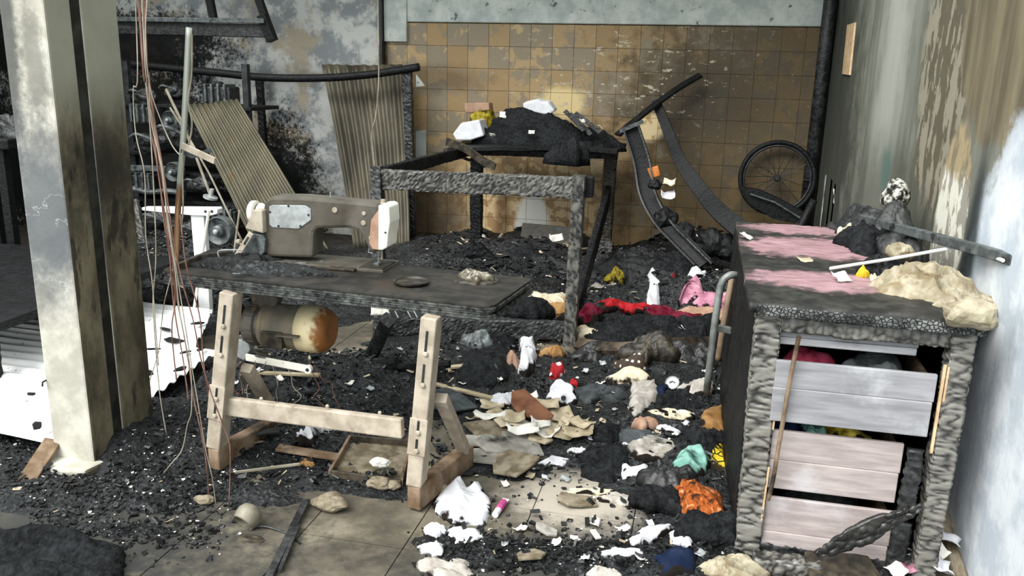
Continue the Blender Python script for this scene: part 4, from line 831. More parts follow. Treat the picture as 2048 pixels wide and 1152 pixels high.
MB().charbar((-2.50, 6.98, 0), (-2.53, 6.98, 1.56), .085, .07, up=(0, 1, 0), amp=.008, ca=.03, cb=.03, res=.016, seed=41).build('charred_post', 'char', label='charred timber post standing at the edge of the tall sheet', cat='post')
p = DY(513, 160, 7.2); MB().charbar((p.x + .03, 7.25, 0), (p.x, 7.25, 1.45), .07, .06, up=(0, 1, 0), res=.02, seed=42).build('charred_post', 'char_black', label='thin black post against the plaster between the two leaning sheets', cat='post')
b = MB(); b.tube(smooth_path([Vector((DY(757, 0, 6.6).x, 6.6, ZC))] + PX([(757, 70), (757, 170), (752, 230), (744, 265), (746, 300), (750, 335)], 6.6), 5), .006, 6); b.build('hanging_wire', 'pale_wire', label='thin pale cord hanging in front of the tall sheet', cat='cord')
b = MB(); b.tube(PX([(500, 180), (498, 230)], 6.6), .008, 6); b.build('rod_stub', 'pale_wire', label='short pale rod stub right of the olive sheet top', cat='rod')
x = DY(770, 100, YB - .09).x; MB().box((-2.935, YB - .10, 1.1), (-2.905, YB - .02, ZC)).build('trim_2', 'dark_metal', kind='structure', label='dark metal strip on the plaster corner', cat='trim')
MB().box((-2.90, YB - .05, 1.78), (-2.69, YB, ZC)).build('wall_patch', 'plaster_upper', kind='structure', label='pale plaster strip beside the tiles', cat='wall')
# bracket frame high on the left
fr = thing('steel_bracket_frame', DY(390, 90, 6.9), 'black steel bracket frame high on the back left wall', 'frame')
MB().bar(DY(215, 55, 6.9), DY(535, 62, 6.9), .08, .11).build('rail', 'char', fr, bevel=.006); MB().bar(DY(215, 38, 6.84), DY(530, 42, 6.84), .05, .04).build('ledge', 'grey_metal', fr, bevel=.004)
MB().bar(DY(525, 30, 6.88), DY(545, 82, 6.88), .08, .08, up=(0, 1, 0)).build('bracket', 'char_black', fr, bevel=.004)
for x0, x1 in ((408, 428), (497, 533)): MB().bar(DY(x0, -60, 6.9), DY(x1, 42, 6.9), .06, .05, up=(0, 1, 0)).build('strut', 'char_black', fr)
# rack
rk = thing('metal_rack', (-4.9, 6.4, 0), 'black burnt metal rack of shelves in the dark corner', 'rack')
for px in (268, 500): q = DY(px, 300, 6.5); MB().bar((q.x, 6.5, 0), (q.x, 6.5, 1.55), .05, .05, up=(0, 1, 0)).build('upright', 'dark_metal', rk)
for y0 in (205, 300, 338, 392, 470):
    a, c_ = DY(240, y0, 6.45), DY(505, y0 + 10, 6.45); MB().box((a.x, 6.42, a.z - .03), (c_.x, 6.9, a.z)).build('shelf', 'char_black', rk, bevel=.004)
MB().bar(DY(240, 335, 6.40), DY(352, 338, 6.40), .02, .05).build('shelf_edge', 'grey_metal', rk, bevel=.003); MB().tube(smooth_path(PX([(262, 376), (300, 384), (335, 382), (370, 388)], 6.35), 4), .025, 8).build('bent_rail', 'grey_metal', rk)
def part_engine(px, py, y, r, label, seed, kind):
    c = DY(px, py, y); t = thing('engine_part', c - Vector((0, 0, r)), label, 'engine part', 'burnt engine parts on the rack')
    if kind == 0:
        MB().lathe(c, (0, -1, 0), [(-.06, r * .5), (-.05, r), (.0, r), (.015, r * .92), (.0, r * .8), (-.01, r * .45), (.02, r * .4), (.03, r * .3)], 26).build('pulley', 'grey_metal', t, bevel=.003)
        MB().lathe(c, (0, -1, 0), [(.02, r * .18), (.05, r * .18), (.055, r * .1)], 12).build('hub', 'bare_metal', t)
    elif kind == 1:
        rd_ = random.Random(seed); w_ = r * 1.2
        MB().box((c.x - w_, c.y - .05, c.z - r), (c.x + w_, c.y + .12, c.z + r * .5)).build('block', 'char', t, bevel=.015)
        for k in range(4): MB().box((c.x - w_ + k * w_ * .5 + .01, c.y - .07, c.z - r * .8), (c.x - w_ + k * w_ * .5 + w_ * .25, c.y + .1, c.z + r * .7)).build('fin', 'grey_metal', t, bevel=.004)
        MB().lathe((c.x, c.y, c.z + r * .5), (0, 0, 1), [(0, r * .4), (r * .3, r * .35), (r * .4, r * .2)], 16).build('cap', 'dark_metal', t)
    else:
        o = rock('casing', None, c - Vector((0, 0, r)), r, 'char', seed, 1.2, .8, .8, cat=None, parent=t)
        MB().tube(smooth_path([c + Vector((-r, -.1, r * .2)), c + Vector((0, -.16, r * .5)), c + Vector((r, -.1, 0))], 4), r * .12, 8).build('pipe', 'grey_metal', t)
    return t
for i, (px, py, y, r, lb, kd) in enumerate([
    (347, 344, 6.32, .085, 'round open pulley cup beside the hanging wires', 0), (438, 462, 5.0, .10, 'large dull wheel hub right of the white T stand', 0),
    (290, 360, 6.4, .10, 'finned block left of the pulley cup on the rack', 1), (400, 365, 6.4, .09, 'burnt casing right of the pulley cup', 2),
    (300, 280, 6.4, .12, 'burnt casing on the second shelf near the column', 2), (350, 265, 6.4, .13, 'burnt casing behind the pale pole', 2), (292, 225, 6.4, .10, 'finned block on the upper shelf near the column', 1),
    (340, 240, 6.4, .08, 'small pulley on the upper shelf behind the wires', 0), (320, 440, 6.2, .14, 'burnt casing left under the white T stand', 2), (385, 460, 6.0, .13, 'burnt casing behind the stem of the white T stand', 2),
    (290, 190, 6.5, .09, 'burnt casing on the topmost shelf near the column', 2), (350, 180, 6.5, .08, 'burnt casing on the topmost shelf behind the pole', 2), (440, 185, 6.5, .10, 'finned block on the topmost shelf above the olive sheet', 1), (455, 430, 5.6, .08, 'finned block above the dull wheel hub', 1)]):
    part_engine(px, py, y, r, lb, i * 3.7, kd)
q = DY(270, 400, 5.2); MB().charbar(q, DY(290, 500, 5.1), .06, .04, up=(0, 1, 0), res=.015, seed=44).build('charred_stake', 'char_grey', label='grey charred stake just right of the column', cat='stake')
# T stand
tt = thing('t_stand', FL(410, 650), 'white T-shaped machine stand behind the bench corner', 'stand')
MB().prism(PX([(283, 415), (432, 416), (435, 419), (434, 428), (418, 432), (384, 431), (284, 421)], 4.4), (0, .06, 0)).build('crossbar', 'bright_paint', tt, bevel=.004)
MB().prism(PX([(381, 431), (407, 432), (413, 512), (421, 645), (400, 645), (388, 512)], 4.42), (0, .04, 0)).build('stem', 'bright_paint', tt, bevel=.004)
for px, py in ((411, 423), (424, 423)): MB().lathe(DY(px, py, 4.4), (0, -1, 0), [(-.004, .009), (.002, .009)], 10).build('bolt_hole', 'dark_metal', tt)
b = MB(); b.tube(PX([(418, 421), (404, 512), (385, 640)], 4.3), .009, 6); b.build('thin_rod', 'white_enamel', label='thin pale rod leaning across the white T stand', cat='rod')
# rods beside the olive sheet
for i, (pts, r_, lb) in enumerate([([(332, 178), (362, 240), (395, 320), (420, 388)], .010, 'thin grey rod with a flanged foot left of the olive sheet'), ([(340, 215), (372, 265), (420, 350), (450, 412), (505, 525)], .007, 'thin pale rod along the edge of the olive sheet')]):
    t = thing('leaning_rod', DY(*pts[-1], 5.2), lb, 'rod'); MB().tube(PX(pts, 5.2), r_, 6).build('shaft', 'pale_wire', t)
    if i == 0: MB().lathe(DY(421, 394, 5.2), (.3, 0, 1), [(-.01, .05), (.004, .05), (.01, .015), (.06, .014)], 16).build('flange', 'bare_metal', t)
# pole with loose bracket strips
b = MB(); b.tube(smooth_path([DY(378, 55, 2.98), DY(371, 200, 2.98), DY(365, 300, 2.98), DY(356, 420, 2.97), FL(352, 532, .79)], 5), [.012] * 21, 10); b.build('leaning_pole', 'pole_metal', label='slim metal pole, rusty below, leaning from the bench end', cat='pole', smooth=True)
b = MB(); b.tube(smooth_path([DY(384, 70, 2.95), DY(383, 150, 2.95), DY(376, 200, 2.94), DY(384, 245, 2.94), DY(378, 285, 2.94), DY(365, 310, 2.94), DY(366, 420, 2.94), DY(358, 470, 2.94), DY(350, 505, 2.94)], 5), .0035, 6); b.build('pole_wire', 'pale_wire', label='wavy wire running down along the slim pole', cat='wire')
b = MB(); ribbon(b, [DY(364, 291, 2.93), DY(430, 322, 2.90)], .026, .010, (0, 0, 1)); b.build('bracket_strip', 'steel_beige', label='flat beige bracket strip with a bolt hole on the pole', cat='strip', bevel=.002)
b = MB(); ribbon(b, smooth_path([DY(362, 300, 2.955), DY(385, 312, 2.95), DY(422, 299, 2.95)], 4), .018, .006, (0, 0, 1)); b.build('bracket_strip', 'grey_metal', label='grey curved strip behind the beige bracket strip', cat='strip', bevel=.002)
# hanging wires
WP = [([(262, -80), (272, 60), (268, 180), (272, 270), (288, 350), (293, 470), (304, 560), (309, 640), (318, 730)], 'pale_wire', 'leftmost pale hanging wire next to the column'),
      ([(275, -80), (288, 60), (296, 180), (302, 300), (310, 430), (313, 520), (305, 600), (309, 660), (320, 780), (332, 870)], 'pale_wire', 'second pale hanging wire from the column'),
      ([(280, -80), (284, 60), (293, 160), (305, 250), (317, 340), (330, 430), (338, 500), (345, 570), (352, 640), (365, 720), (378, 800)], 'copper_wire', 'thick reddish hanging wire in the middle of the bundle'),
      ([(284, -80), (282, 60), (291, 150), (309, 240), (321, 330), (336, 440), (345, 520), (356, 600), (372, 700), (388, 800), (405, 870), (414, 950), (418, 1040), (428, 1160)], 'copper_wire', 'long reddish wire running down past the left bench leg'),
      ([(290, -80), (287, 60), (296, 150), (303, 240), (325, 340), (333, 440), (350, 530), (362, 640), (380, 740), (384, 820), (375, 850), (363, 900), (345, 925), (328, 945)], 'pale_wire', 'wire curling away to the floor by the column foot'),
      ([(294, -80), (290, 60), (298, 150), (312, 250), (327, 350), (345, 470), (365, 560), (385, 640), (402, 720), (425, 790), (445, 850), (460, 900), (459, 1010)], 'copper_wire', 'wire ending straight down right of the left bench leg'),
      ([(298, -80), (286, 60), (290, 150), (308, 250), (323, 350), (341, 460), (355, 550), (375, 690), (396, 800), (412, 900), (424, 960), (436, 1030), (452, 1090), (466, 1160)], 'pale_wire', 'pale wire reaching the bottom of the bench leg and beyond'),
      ([(270, -80), (280, 60), (293, 160), (301, 260), (318, 350), (328, 430), (342, 540), (350, 600), (345, 660), (352, 760)], 'copper_wire', 'short reddish wire in the bundle'),
      ([(300, -80), (292, 60), (300, 170), (320, 240), (345, 290), (360, 310)], 'pale_wire', 'thin wire swinging from the bundle to the pole'),
      ([(360, 430), (372, 520), (385, 580), (400, 640), (408, 720), (418, 800)], 'copper_wire', 'wire trailing from the pole foot over the white sheet'),
      ([(352, 520), (338, 570), (325, 620), (318, 700), (300, 760)], 'pale_wire', 'wire slanting left from the bench corner to the sheet')]
for i, (pts, mt, lb) in enumerate(WP):
    yb = 2.42 + .015 * (i % 4); P = PX(pts, yb) if i < 9 else PX(pts, 2.66)
    if i < 8: P[0] = Vector((P[0].x, 2.5, ZC - .17))
    if pts[-1][1] > 930: P[-1].z = max(P[-1].z, .004)
    MB().tube(smooth_path([p + Vector((0, .004 * math.sin(j * 2.1 + i), 0)) for j, p in enumerate(P)], 6), .0019 if 'pale' in mt else .0024, 6).build('hanging_wire', mt, label=lb, cat='wire', group='wires hanging by the column', smooth=True)
# low black table at far left
lt = thing('low_table', (-3.8, 3.6, 0), 'low black glossy table in the shade left of the column', 'table')
def ltop(u, v): return Vector((-5.0 + 1.92 * u, 2.98 + 1.5 * v, .36 + .01 * noise.noise(Vector((u * 8, v * 8, 2)))))
MB().grid(ltop, 40, 30).build('top', 'char_black', lt, solid=.04)
for x_, y_ in ((-3.15, 3.05), (-3.15, 4.4), (-4.9, 3.05), (-4.9, 4.4)): MB().charbar((x_, y_, 0), (x_, y_, .34), .06, .06, up=(0, 1, 0), res=.02).build('leg', 'char_black', lt)
lr = thing('black_stool', FL(15, 520, .36), 'black stool-like stand at the left picture edge', 'stand')
MB().box((-5.0, 4.55, .98), (-4.35, 5.0, 1.05)).build('seat', 'char_black', lr, bevel=.01)
for x_, y_ in ((-4.45, 4.6), (-4.45, 4.95), (-4.9, 4.6), (-4.9, 4.95)): MB().bar((x_, y_, .0), (x_, y_, .98), .06, .05, up=(0, 1, 0)).build('leg', 'char_black', lr)
lump('burnt_heap', 'black burnt heap on the stand at the left picture edge', 'debris', (-4.65, 4.75, 1.05), .3, .2, .12, 'char', 0, 91, 1, .3)
b = MB(); ribbon(b, [FL(50, 970, .01), FL(78, 925, .06), FL(108, 880, .11)], .07, .018, (1, .3, 0)); b.build('wood_plank', 'old_wood', label='short weathered plank propped at the left of the column foot', cat='plank', bevel=.003)
lump('burnt_bag', 'black burnt bag at the bottom left corner', 'bag', PG(80, 1130), .26, .13, .10, 'char_fabric', .2, 92, .6, .25)

# ------------------------------------------------------------------ back right: bent boards, wheel, corner poles
b = MB(); ribbon(b, smooth_path([DY(1402, 150, 7.3), DY(1360, 174, 7.25), DY(1312, 208, 7.15), DY(1268, 243, 7.05), DY(1235, 270, 6.95)], 4), .07, .02, (0, 1, .6)); b.build('warped_strip', 'char_black', label='black warped strip arching up the tiles right of the table', cat='strip')
b = MB(); ribbon(b, smooth_path([DY(1311, 200, 7.2), DY(1336, 262, 7.1), DY(1362, 325, 6.9), DY(1405, 385, 6.7), DY(1440, 425, 6.5), DY(1490, 465, 6.3)], 4), [.07 + .08 * k / 20 for k in range(21)], .03, (1, .0, .55)); b.build('bent_board', 'char_black', label='long black bent board sweeping down to the cabinet', cat='board', bevel=.004)
sb = thing('bent_channel', DY(1400, 520, 6.35), 'charred box-like rail curving down from the table corner', 'rail')
path = smooth_path([DY(1262, 252, 6.85), DY(1284, 320, 6.8), DY(1296, 385, 6.7), DY(1325, 440, 6.55), DY(1362, 480, 6.4), DY(1410, 528, 6.25)], 4)
b = MB(); ribbon(b, path, [.12] * len(path), .02, (1, 0, .2)); b.build('web', 'char_black', sb)
b = MB(); ribbon(b, [p + Vector((-.06, -.03, -.01)) for p in path], [.07] * len(path), .014, (0, 1, 0)); b.build('flange', 'char_grey', sb)
b = MB(); ribbon(b, [p + Vector((.06, -.03, .01)) for p in path], [.07] * len(path), .014, (0, 1, 0)); b.build('flange', 'char', sb)
MB().bar(DY(1240, 262, 6.82), DY(1286, 243, 6.82), .06, .03).build('end_cap', 'grey_metal', sb)
bx = MB().prism(PX([(1294, 338), (1316, 332), (1321, 351), (1302, 358)], 6.72), (0, .07, 0)).build('small_box', 'orange', label='small orange box stuck against the charred curving rail', cat='box', bevel=.006)
for i, (px, py, w_, mt, lb) in enumerate([(1338, 372, .09, 'cream_cloth', 'cream rag tuck between the curved board and rail'), (1335, 398, .11, 'white_cloth', 'white torn rag below the orange box'), (1400, 478, .06, 'paper', 'small white scrap on the lower curving rail'), (1445, 493, .07, 'paper_tan', 'tan scrap beside the cabinet back corner')]):
    scrap('rag', lb, 'rag', DY(px, py, 6.55), w_, w_ * .7, mt, .3 * i, .7, .8, 60 + i)
for i, (px, py, r_) in enumerate([(1330, 440, .12), (1365, 470, .13), (1420, 490, .15), (1455, 500, .14), (1310, 370, .06)]):
    c = DY(px, py, 6.55); rock('char_lump', ['char lump midway on the curving rail', 'char lump low on the curving rail', 'char lump at the foot of the curving rail', 'char lump behind the cabinet corner', 'char lump beside the orange box'][i], c - Vector((0, 0, r_ * .6)), r_ * .8, 'char_black', i * 2.2 + 1, 1, .8, .9, cat='charcoal')
bw = thing('bicycle_wheel', (.60, 7.30, .42), 'burnt spoked bicycle wheel leaning in the back corner', 'wheel')
wc = Vector((.595, 7.30, .735)); ru, rv = Vector((1, .0, 0)), Vector((0, .12, 1)).normalized()
ring = lambda r_: [wc + ru * (r_ * math.cos(t)) + rv * (r_ * math.sin(t)) for t in [2 * math.pi * k / 48 for k in range(49)]]
MB().tube(ring(.295), .02, 10, False).build('tyre', 'char_black', bw, smooth=True); MB().tube(ring(.268), .010, 8, False).build('rim', 'dark_metal', bw, smooth=True)
nn = ru.cross(rv); MB().lathe(wc - nn * .04, nn, [(0, .02), (.01, .028), (.03, .015), (.05, .015), (.07, .028), (.08, .02)], 14).build('hub', 'dark_metal', bw)
for k in range(24):
    t = 2 * math.pi * k / 24; s_ = t + (.5 if k % 2 else -.5); MB().tube([wc + nn * (.03 if k % 2 else -.03) + (ru * math.cos(s_) + rv * math.sin(s_)) * .025, wc + (ru * math.cos(t) + rv * math.sin(t)) * .266], .0025, 5).build('spoke', 'dark_metal', bw)
b = MB(); b.add(PX([(1480, 375), (1520, 382), (1560, 400), (1615, 430), (1590, 447), (1545, 438), (1505, 410)], 6.9), []); P = b.v; b = MB().prism(P, (0, .05, .01)); b.build('metal_sheet', 'char_black', label='black folded metal sheet in front of the bicycle wheel', cat='sheet', bevel=.003)
b = MB(); b.tube(PX([(1500, 388), (1550, 405), (1600, 436)], 6.88), .008, 6); b.build('bent_bar', 'grey_metal', label='thin bent bar on the black folded sheet', cat='bar')
for i, (x0, y0, x1, y1, r_, y, mt, lb) in enumerate([(1668, 20, 1645, 470, .055, 7.2, 'char', 'thick sooty pipe standing in the back corner'), (1690, 360, 1678, 450, .03, 6.6, 'char_black', 'short black pipe right of the corner pipe'), (1702, 370, 1696, 450, .025, 6.4, 'dark_metal', 'dark short pipe nearest the streaked side wall'), (1655, 350, 1648, 450, .018, 6.9, 'tube_metal', 'pale slim pipe at the foot of the corner pipe'), (1628, 400, 1600, 455, .03, 6.7, 'char_black', 'black stick leaning beside the bicycle wheel')]):
    top, bot = DY(x0, y0, y), DY(x1, y1, y); d = (bot - top); bot = top + d * ((top.z - .15) / -d.z); 
    if i == 0: bot = Vector((.86, 7.36, .1)); top = Vector((.87, 7.36, ZC - .02))
    b = MB(); b.tube([bot, top], r_, 10); [v.__setattr__('x', min(v.x, XR - .004)) for v in b.v]; b.build('corner_pipe' if i < 4 else 'charred_stick', mt, label=lb, cat='pipe' if i < 4 else 'stick', smooth=True)
MB().prism(PX([(1634, 198), (1641, 198), (1630, 292), (1621, 290)], YB - .02), (0, .018, 0)).build('plaster_strip', 'white_enamel', label='cream unburnt strip on the tile edge by the corner', cat='strip')
MB().prism([DX(a_, c_, XR - .012) for a_, c_ in ((1694, 50), (1709, 45), (1698, 150), (1684, 148))], (.02, 0, 0)).build('plaster_strip', 'pale_wood', label='tan strip high on the side wall by the corner', cat='strip')
scrap('paper_scrap', 'white scrap caught between the corner pipes', 'paper', DY(1672, 408, 6.4), .05, .11, 'paper', .2, 1.2, .4, 99)
# bent tube chair frame
tc = thing('tube_chair_frame', PG(1415, 780), 'bent grey tubular chair frame leaning on the cabinet side', 'chair frame')
P = [Vector((.06, 3.75, .05)), DY(1415, 770, 3.6), DY(1428, 660, 3.55), DY(1438, 590, 3.55), DY(1446, 562, 3.55), DY(1462, 550, 3.56), DY(1478, 552, 3.6)]
P[0] = PG(1413, 782); MB().tube(smooth_path(P, 5), .016, 10).build('tube', 'tube_metal', tc, smooth=True)
MB().tube(smooth_path([DY(1466, 545, 3.75), DY(1456, 600, 3.72), DY(1446, 655, 3.7), DY(1436, 720, 3.7)], 5), .014, 10).build('tube', 'old_wood', tc, smooth=True)
MB().bar(DY(1436, 656, 3.6), DY(1470, 662, 3.6), .02, .03).build('crossbar', 'tube_metal', tc, bevel=.003)

# ------------------------------------------------------------------ cloth heap between table and cabinet
lump('burnt_cloth_heap', 'broad black burnt cloth mound between cutting table and cabinet', 'cloth', PG(1290, 690), .36, .26, .20, 'char_fabric', 0, 101, .8, .25, seg=64, rings=20)
lump('burnt_cloth_heap', 'dark blue black cloth bundle beside the chair frame', 'cloth', PG(1390, 690), .16, .2, .2, 'char_fabric', 0, 102, .6, .25)
for i, (px, py, rx, ry, h, mt, rot, lb) in enumerate([
    (1245, 595, .14, .07, .08, 'tan_cloth', .4, 'tan cloth edge at the left of the cloth heap'), (1240, 615, .11, .06, .05, 'red_cloth', .1, 'dull red cloth under the tan cloth edge'),
    (1300, 605, .075, .17, .12, 'white_cloth', .3, 'white and blue shirt sprawled on the cloth heap'), (1310, 578, .09, .08, .09, 'white_clean', 0, 'crumpled white cloth behind the white and blue shirt'),
    (1345, 600, .06, .09, .12, 'red_cloth', .1, 'bright red cloth beside the pink cloth'), (1385, 590, .14, .12, .13, 'pink_cloth', .2, 'pink cloth at the top of the cloth heap'), (1395, 570, .06, .07, .12, 'white_clean', 0, 'small white rag on top of the pink cloth'),
    (1430, 608, .13, .10, .09, 'pink_cloth', -.1, 'lilac pink cloth next to the chair frame'), (1350, 640, .14, .10, .09, 'maroon_cloth', .1, 'maroon cloth below the bright red cloth'), (1420, 630, .14, .08, .06, 'pink_box', .2, 'rosy brown folded cloth under the lilac cloth'),
    (1180, 640, .06, .08, .12, 'maroon_cloth', 0, 'dark red wad right of the table leg'), (1175, 672, .06, .05, .06, 'cream_cloth', 0, 'cream wad at the foot of the table leg'), (1228, 565, .05, .05, .14, 'olive_cloth', 0, 'olive rag standing by the rear table leg'),
    (1090, 610, .12, .1, .08, 'cream_cloth', .3, 'cream rag behind the lower table rail'), (1120, 625, .1, .08, .08, 'tan_cloth', .1, 'ochre rag behind the right table leg'), (1020, 600, .14, .1, .07, 'grey_cloth', .1, 'grey rag behind the bench end'), (1050, 620, .13, .12, .12, 'char_fabric', 0, 'black rag under the cutting table'),
    (1210, 585, .07, .07, .07, 'grey_cloth', 0, 'grey rag left of the tan cloth edge')]):
    oo = {'white and blue shirt sprawled on the cloth heap': [(1274, 586), (1299, 573), (1325, 597), (1316, 633), (1292, 633)], 'bright red cloth beside the pink cloth': [(1339, 584), (1352, 595), (1350, 615), (1333, 615)], 'pink cloth at the top of the cloth heap': [(1354, 597), (1379, 579), (1402, 570), (1412, 600), (1360, 614)]}.get(lb)
    if oo: drape('rag', lb, 'rag', oo, h * .28, mt, 110 + i)
    else: lump('rag', lb, 'rag', PG(px, py), rx * 1.35, ry * 1.3, h, mt, rot, 110 + i, .9, .35)
scrap('rag', 'white strip of rag on the black mound', 'rag', PG(1290, 668, .02), .10, .05, 'white_cloth', -.5, .2, .4, 131); scrap('rag', 'white torn rag on the dark blue bundle', 'rag', PG(1358, 655, .10), .09, .09, 'white_cloth', .5, .3, .5, 132)
b = MB(); ribbon(b, smooth_path([PG(1155, 688, .03), PG(1230, 697, .04), PG(1330, 690, .05), PG(1425, 686, .06)], 4), .07, .035, (0, 1, .4)); b.build('timber_plank', 'burnt_wood', label='half burnt plank from the table leg towards the chair frame', cat='plank', bevel=.004)
# rear debris under the table
slab('scorched_board', 'scorched brown board leaning under the cutting table', 'board', DY(1085, 490, 6.9), [(-.2, -.01), (.28, -.01), (.28, .16), (-.19, .17)], .012, 'char_brown', 0, 1.2)
for i, (px, py, w_, mt, lb) in enumerate([(1070, 482, .12, 'paper', 'white crumpled sheet under the table centre'), (1112, 470, .11, 'paper', 'white crumpled sheet under the table right half'), (1040, 490, .10, 'paper_tan', 'tan scrap under the table'), (1135, 485, .1, 'paper_tan', 'tan scrap near the front right table leg'), (972, 470, .10, 'paper', 'white sheet at the rear left table leg'), (936, 482, .14, 'paper_tan', 'tall tan sheet left of the rear table leg'),
    (1175, 528, .16, 'paper_tan', 'tan sheet right of the rear table leg'), (1295, 525, .17, 'paper', 'largest white folded sheet at the tile wall foot'), (1325, 530, .12, 'paper', 'white sheet beside the folded one at the wall foot'), (1350, 530, .1, 'paper', 'small white sheet at the foot of the curving rail'), (1258, 535, .15, 'paper_tan', 'tan sheet left of the white folded sheet'), (960, 518, .07, 'paper', 'white chip behind the bench edge'), (1000, 515, .06, 'paper_tan', 'brown chip behind the bench edge')]):
    q = DY(px, py, 6.6); q.z = max(.12, q.z - .05); scrap('paper_scrap', lb, 'paper', q, w_, w_ * .7, mt, i * .5, .6, .5, 140 + i)
for i, (px, py, r_, mt, lb) in enumerate([(1010, 515, .26, 'char_fabric', 'grey blistered charcoal mound under the cutting table'), (1085, 520, .24, 'char_black', 'black charcoal mound under the cutting table'), (1250, 560, .26, 'char_black', 'black charcoal mound right of the table'), (1330, 555, .28, 'char_fabric', 'charcoal mound in front of the wall papers')]):
    q = DY(px, py, 6.2); lump('charcoal_heap', lb, 'charcoal', (q.x, 6.2, max(.05, q.z - .14)), r_ * 1.3, r_, .17, mt, 0, 160 + i, .8, .3)
t = thing('broken_rafter', DY(950, 510, 6.0), 'pair of black rafters forming a small gable behind the bench', 'rafter'); MB().charbar(DY(905, 525, 6.0), DY(952, 490, 6.0), .08, .06, up=(0, 1, 0), res=.02).build('rafter', 'char_black', t); MB().charbar(DY(952, 490, 6.0), DY(988, 525, 6.0), .08, .06, up=(0, 1, 0), res=.02, seed=2).build('rafter', 'char_black', t)
for i, (px, py, w_, mt, lb) in enumerate([(839, 155, .09, 'paper', 'pale torn corner on the tiles right of the charred post'), (845, 290, .10, 'paper', 'pale tile chip right of the charred post')]):
    P = PX([(832, 148), (850, 172), (832, 174)], YB - .012) if i == 0 else PX([(832, 262), (852, 260), (852, 322), (832, 320)], YB - .012); MB().prism(P, (0, .01, 0)).build('wall_chip', 'plaster_upper', label=lb, cat='chip')
# ------------------------------------------------------------------ under and around the bench
ht = thing('small_burnt_frame', PG(720, 790), 'small charred timber frame lying behind the sewing bench', 'frame')
for (x0, y0, x1, y1, w_) in [(632, 752, 795, 726, .06), (640, 745, 645, 800, .075), (778, 724, 785, 790, .07), (782, 735, 900, 728, .04)]:
    MB().charbar(DY(x0, y0, 3.75), DY(x1, y1, 3.75), w_, w_, up=(0, 1, 0), res=.016, seed=x0 * .1, amp=.006).build('member', 'char_black', ht)
MB().bar(DY(688, 752, 3.70), DY(762, 742, 3.70), .02, .012).build('raw_edge', 'pale_wood', ht)
MB().charbar(PG(745, 710), DY(775, 640, 3.6), .07, .06, up=(0, 1, 0), res=.016, seed=5).build('charred_post', 'char', label='short charred post behind the motor', cat='post')
tr = thing('metal_tray', FL(740, 920, .03), 'shallow rusty metal tray with dust under the bench', 'tray')
P = [FL(700, 872, .05), FL(822, 882, .05), FL(803, 962, .05), FL(660, 942, .05)]
MB().prism([p - Vector((0, 0, .035)) for p in P], (0, 0, .012)).build('base', 'stone', tr)
for i in range(4): MB().bar(P[i] - Vector((0, 0, .01)), P[(i + 1) % 4] - Vector((0, 0, .01)), .012, .03).build('rim', 'char_brown' if i % 2 == 0 else 'old_wood', tr, bevel=.002)
rock('paper_wad', 'small pale wad lying in the metal tray', FL(760, 935, .04), .028, 'paper', 4.4, 1.3, .8, .7, cat='paper')
for i, (px, py, r_, sx, lb) in enumerate([(660, 1018, .055, 1.15, 'broad flat stone on the bare floor tiles'), (760, 975, .040, 1.2, 'stone at the front of the metal tray'), (787, 977, .028, 1.0, 'small stone next to the right bench leg'), (882, 985, .038, 1.0, 'rough stone between bench leg and white cloth'), (880, 965, .03, 1.0, 'stone behind the rough one by the bench foot'), (410, 1005, .028, 1.3, 'flat dark stone by the left bench foot')]):
    rock('rubble_stone', lb, PG(px, py), r_, 'stone', i * 3.1 + 2, sx, .8, .55)
kt = thing('round_kettle', PG(500, 1055), 'round dented metal pot tipped on the floor tiles', 'pot')
kc = PG(500, 1052); kc.z += .042; ax = Vector((-.25, -.75, -.45)).normalized()
MB().lathe(kc - ax * .035, ax, [(0, .004), (.003, .022), (.013, .038), (.030, .046), (.047, .046), (.066, .040), (.070, .037), (.066, .035), (.047, .040), (.020, .03), (.012, .004)], 32).build('body', 'kettle_metal', kt, smooth=True)
MB().tube(smooth_path([kc + Vector((.02, -.02, -.03)), kc + Vector((.07, .0, -.036)), kc + Vector((.16, -.02, -.040)), kc + Vector((.22, -.06, -.040))], 5), .004, 6).build('handle', 'dark_metal', kt)
lump('rust_patch', 'brown rusty lid beside the tipped pot', 'lid', PG(500, 1080), .05, .035, .008, 'char_brown', 0, 171, .4, .15)
b = MB(); b.bar(PG(613, 1000, .02), FL(536, 1158, .008), .026, .012); b.build('black_batten', 'char', label='slim black batten lying across the bare floor tiles', cat='batten', bevel=.002)
b = MB(); b.bar(PG(597, 1050, .02), FL(560, 1140, .012), .012, .010); b.build('black_batten', 'char', label='short splinter beside the slim black batten', cat='batten')
lump('white_wad', 'white melted wad hanging under the bench stretcher', 'wad', PG(612, 880), .04, .035, .08, 'white_clean', 0, 172, .8, .3); lump('white_wad', 'silvery crumpled foil right of the white wad', 'foil', PG(650, 862), .055, .04, .05, 'bare_metal', 0, 173, 1.3, .4)
lump('brown_wad', 'rusty brown wad on the floor behind the bench stretcher', 'wad', PG(613, 930), .035, .03, .03, 'tan_cloth', 0, 174, .9, .3)
for i, (a, c_, w_, mt, lb) in enumerate([((555, 895), (680, 915), .05, 'old_wood', 'weathered lath behind the metal tray'), ((470, 945), (600, 928), .006, 'pale_wire', 'thin rod on the ash left of the tray'), ((560, 860), (480, 870), .04, 'char_grey', 'grey charred stick by the left bench leg'), ((500, 745), (640, 750), .03, 'paper_tan', 'pale lath under the motor'), ((870, 768), (1000, 800), .03, 'paper_tan', 'pale lath from the right bench leg towards the papers'), ((895, 735), (960, 728), .035, 'paper_tan', 'short pale lath behind the right bench leg')]):
    b = MB(); b.bar(PG(*a, .025), PG(*c_, .025), w_, .012); b.build('lath', mt, label=lb, cat='lath', bevel=.002)
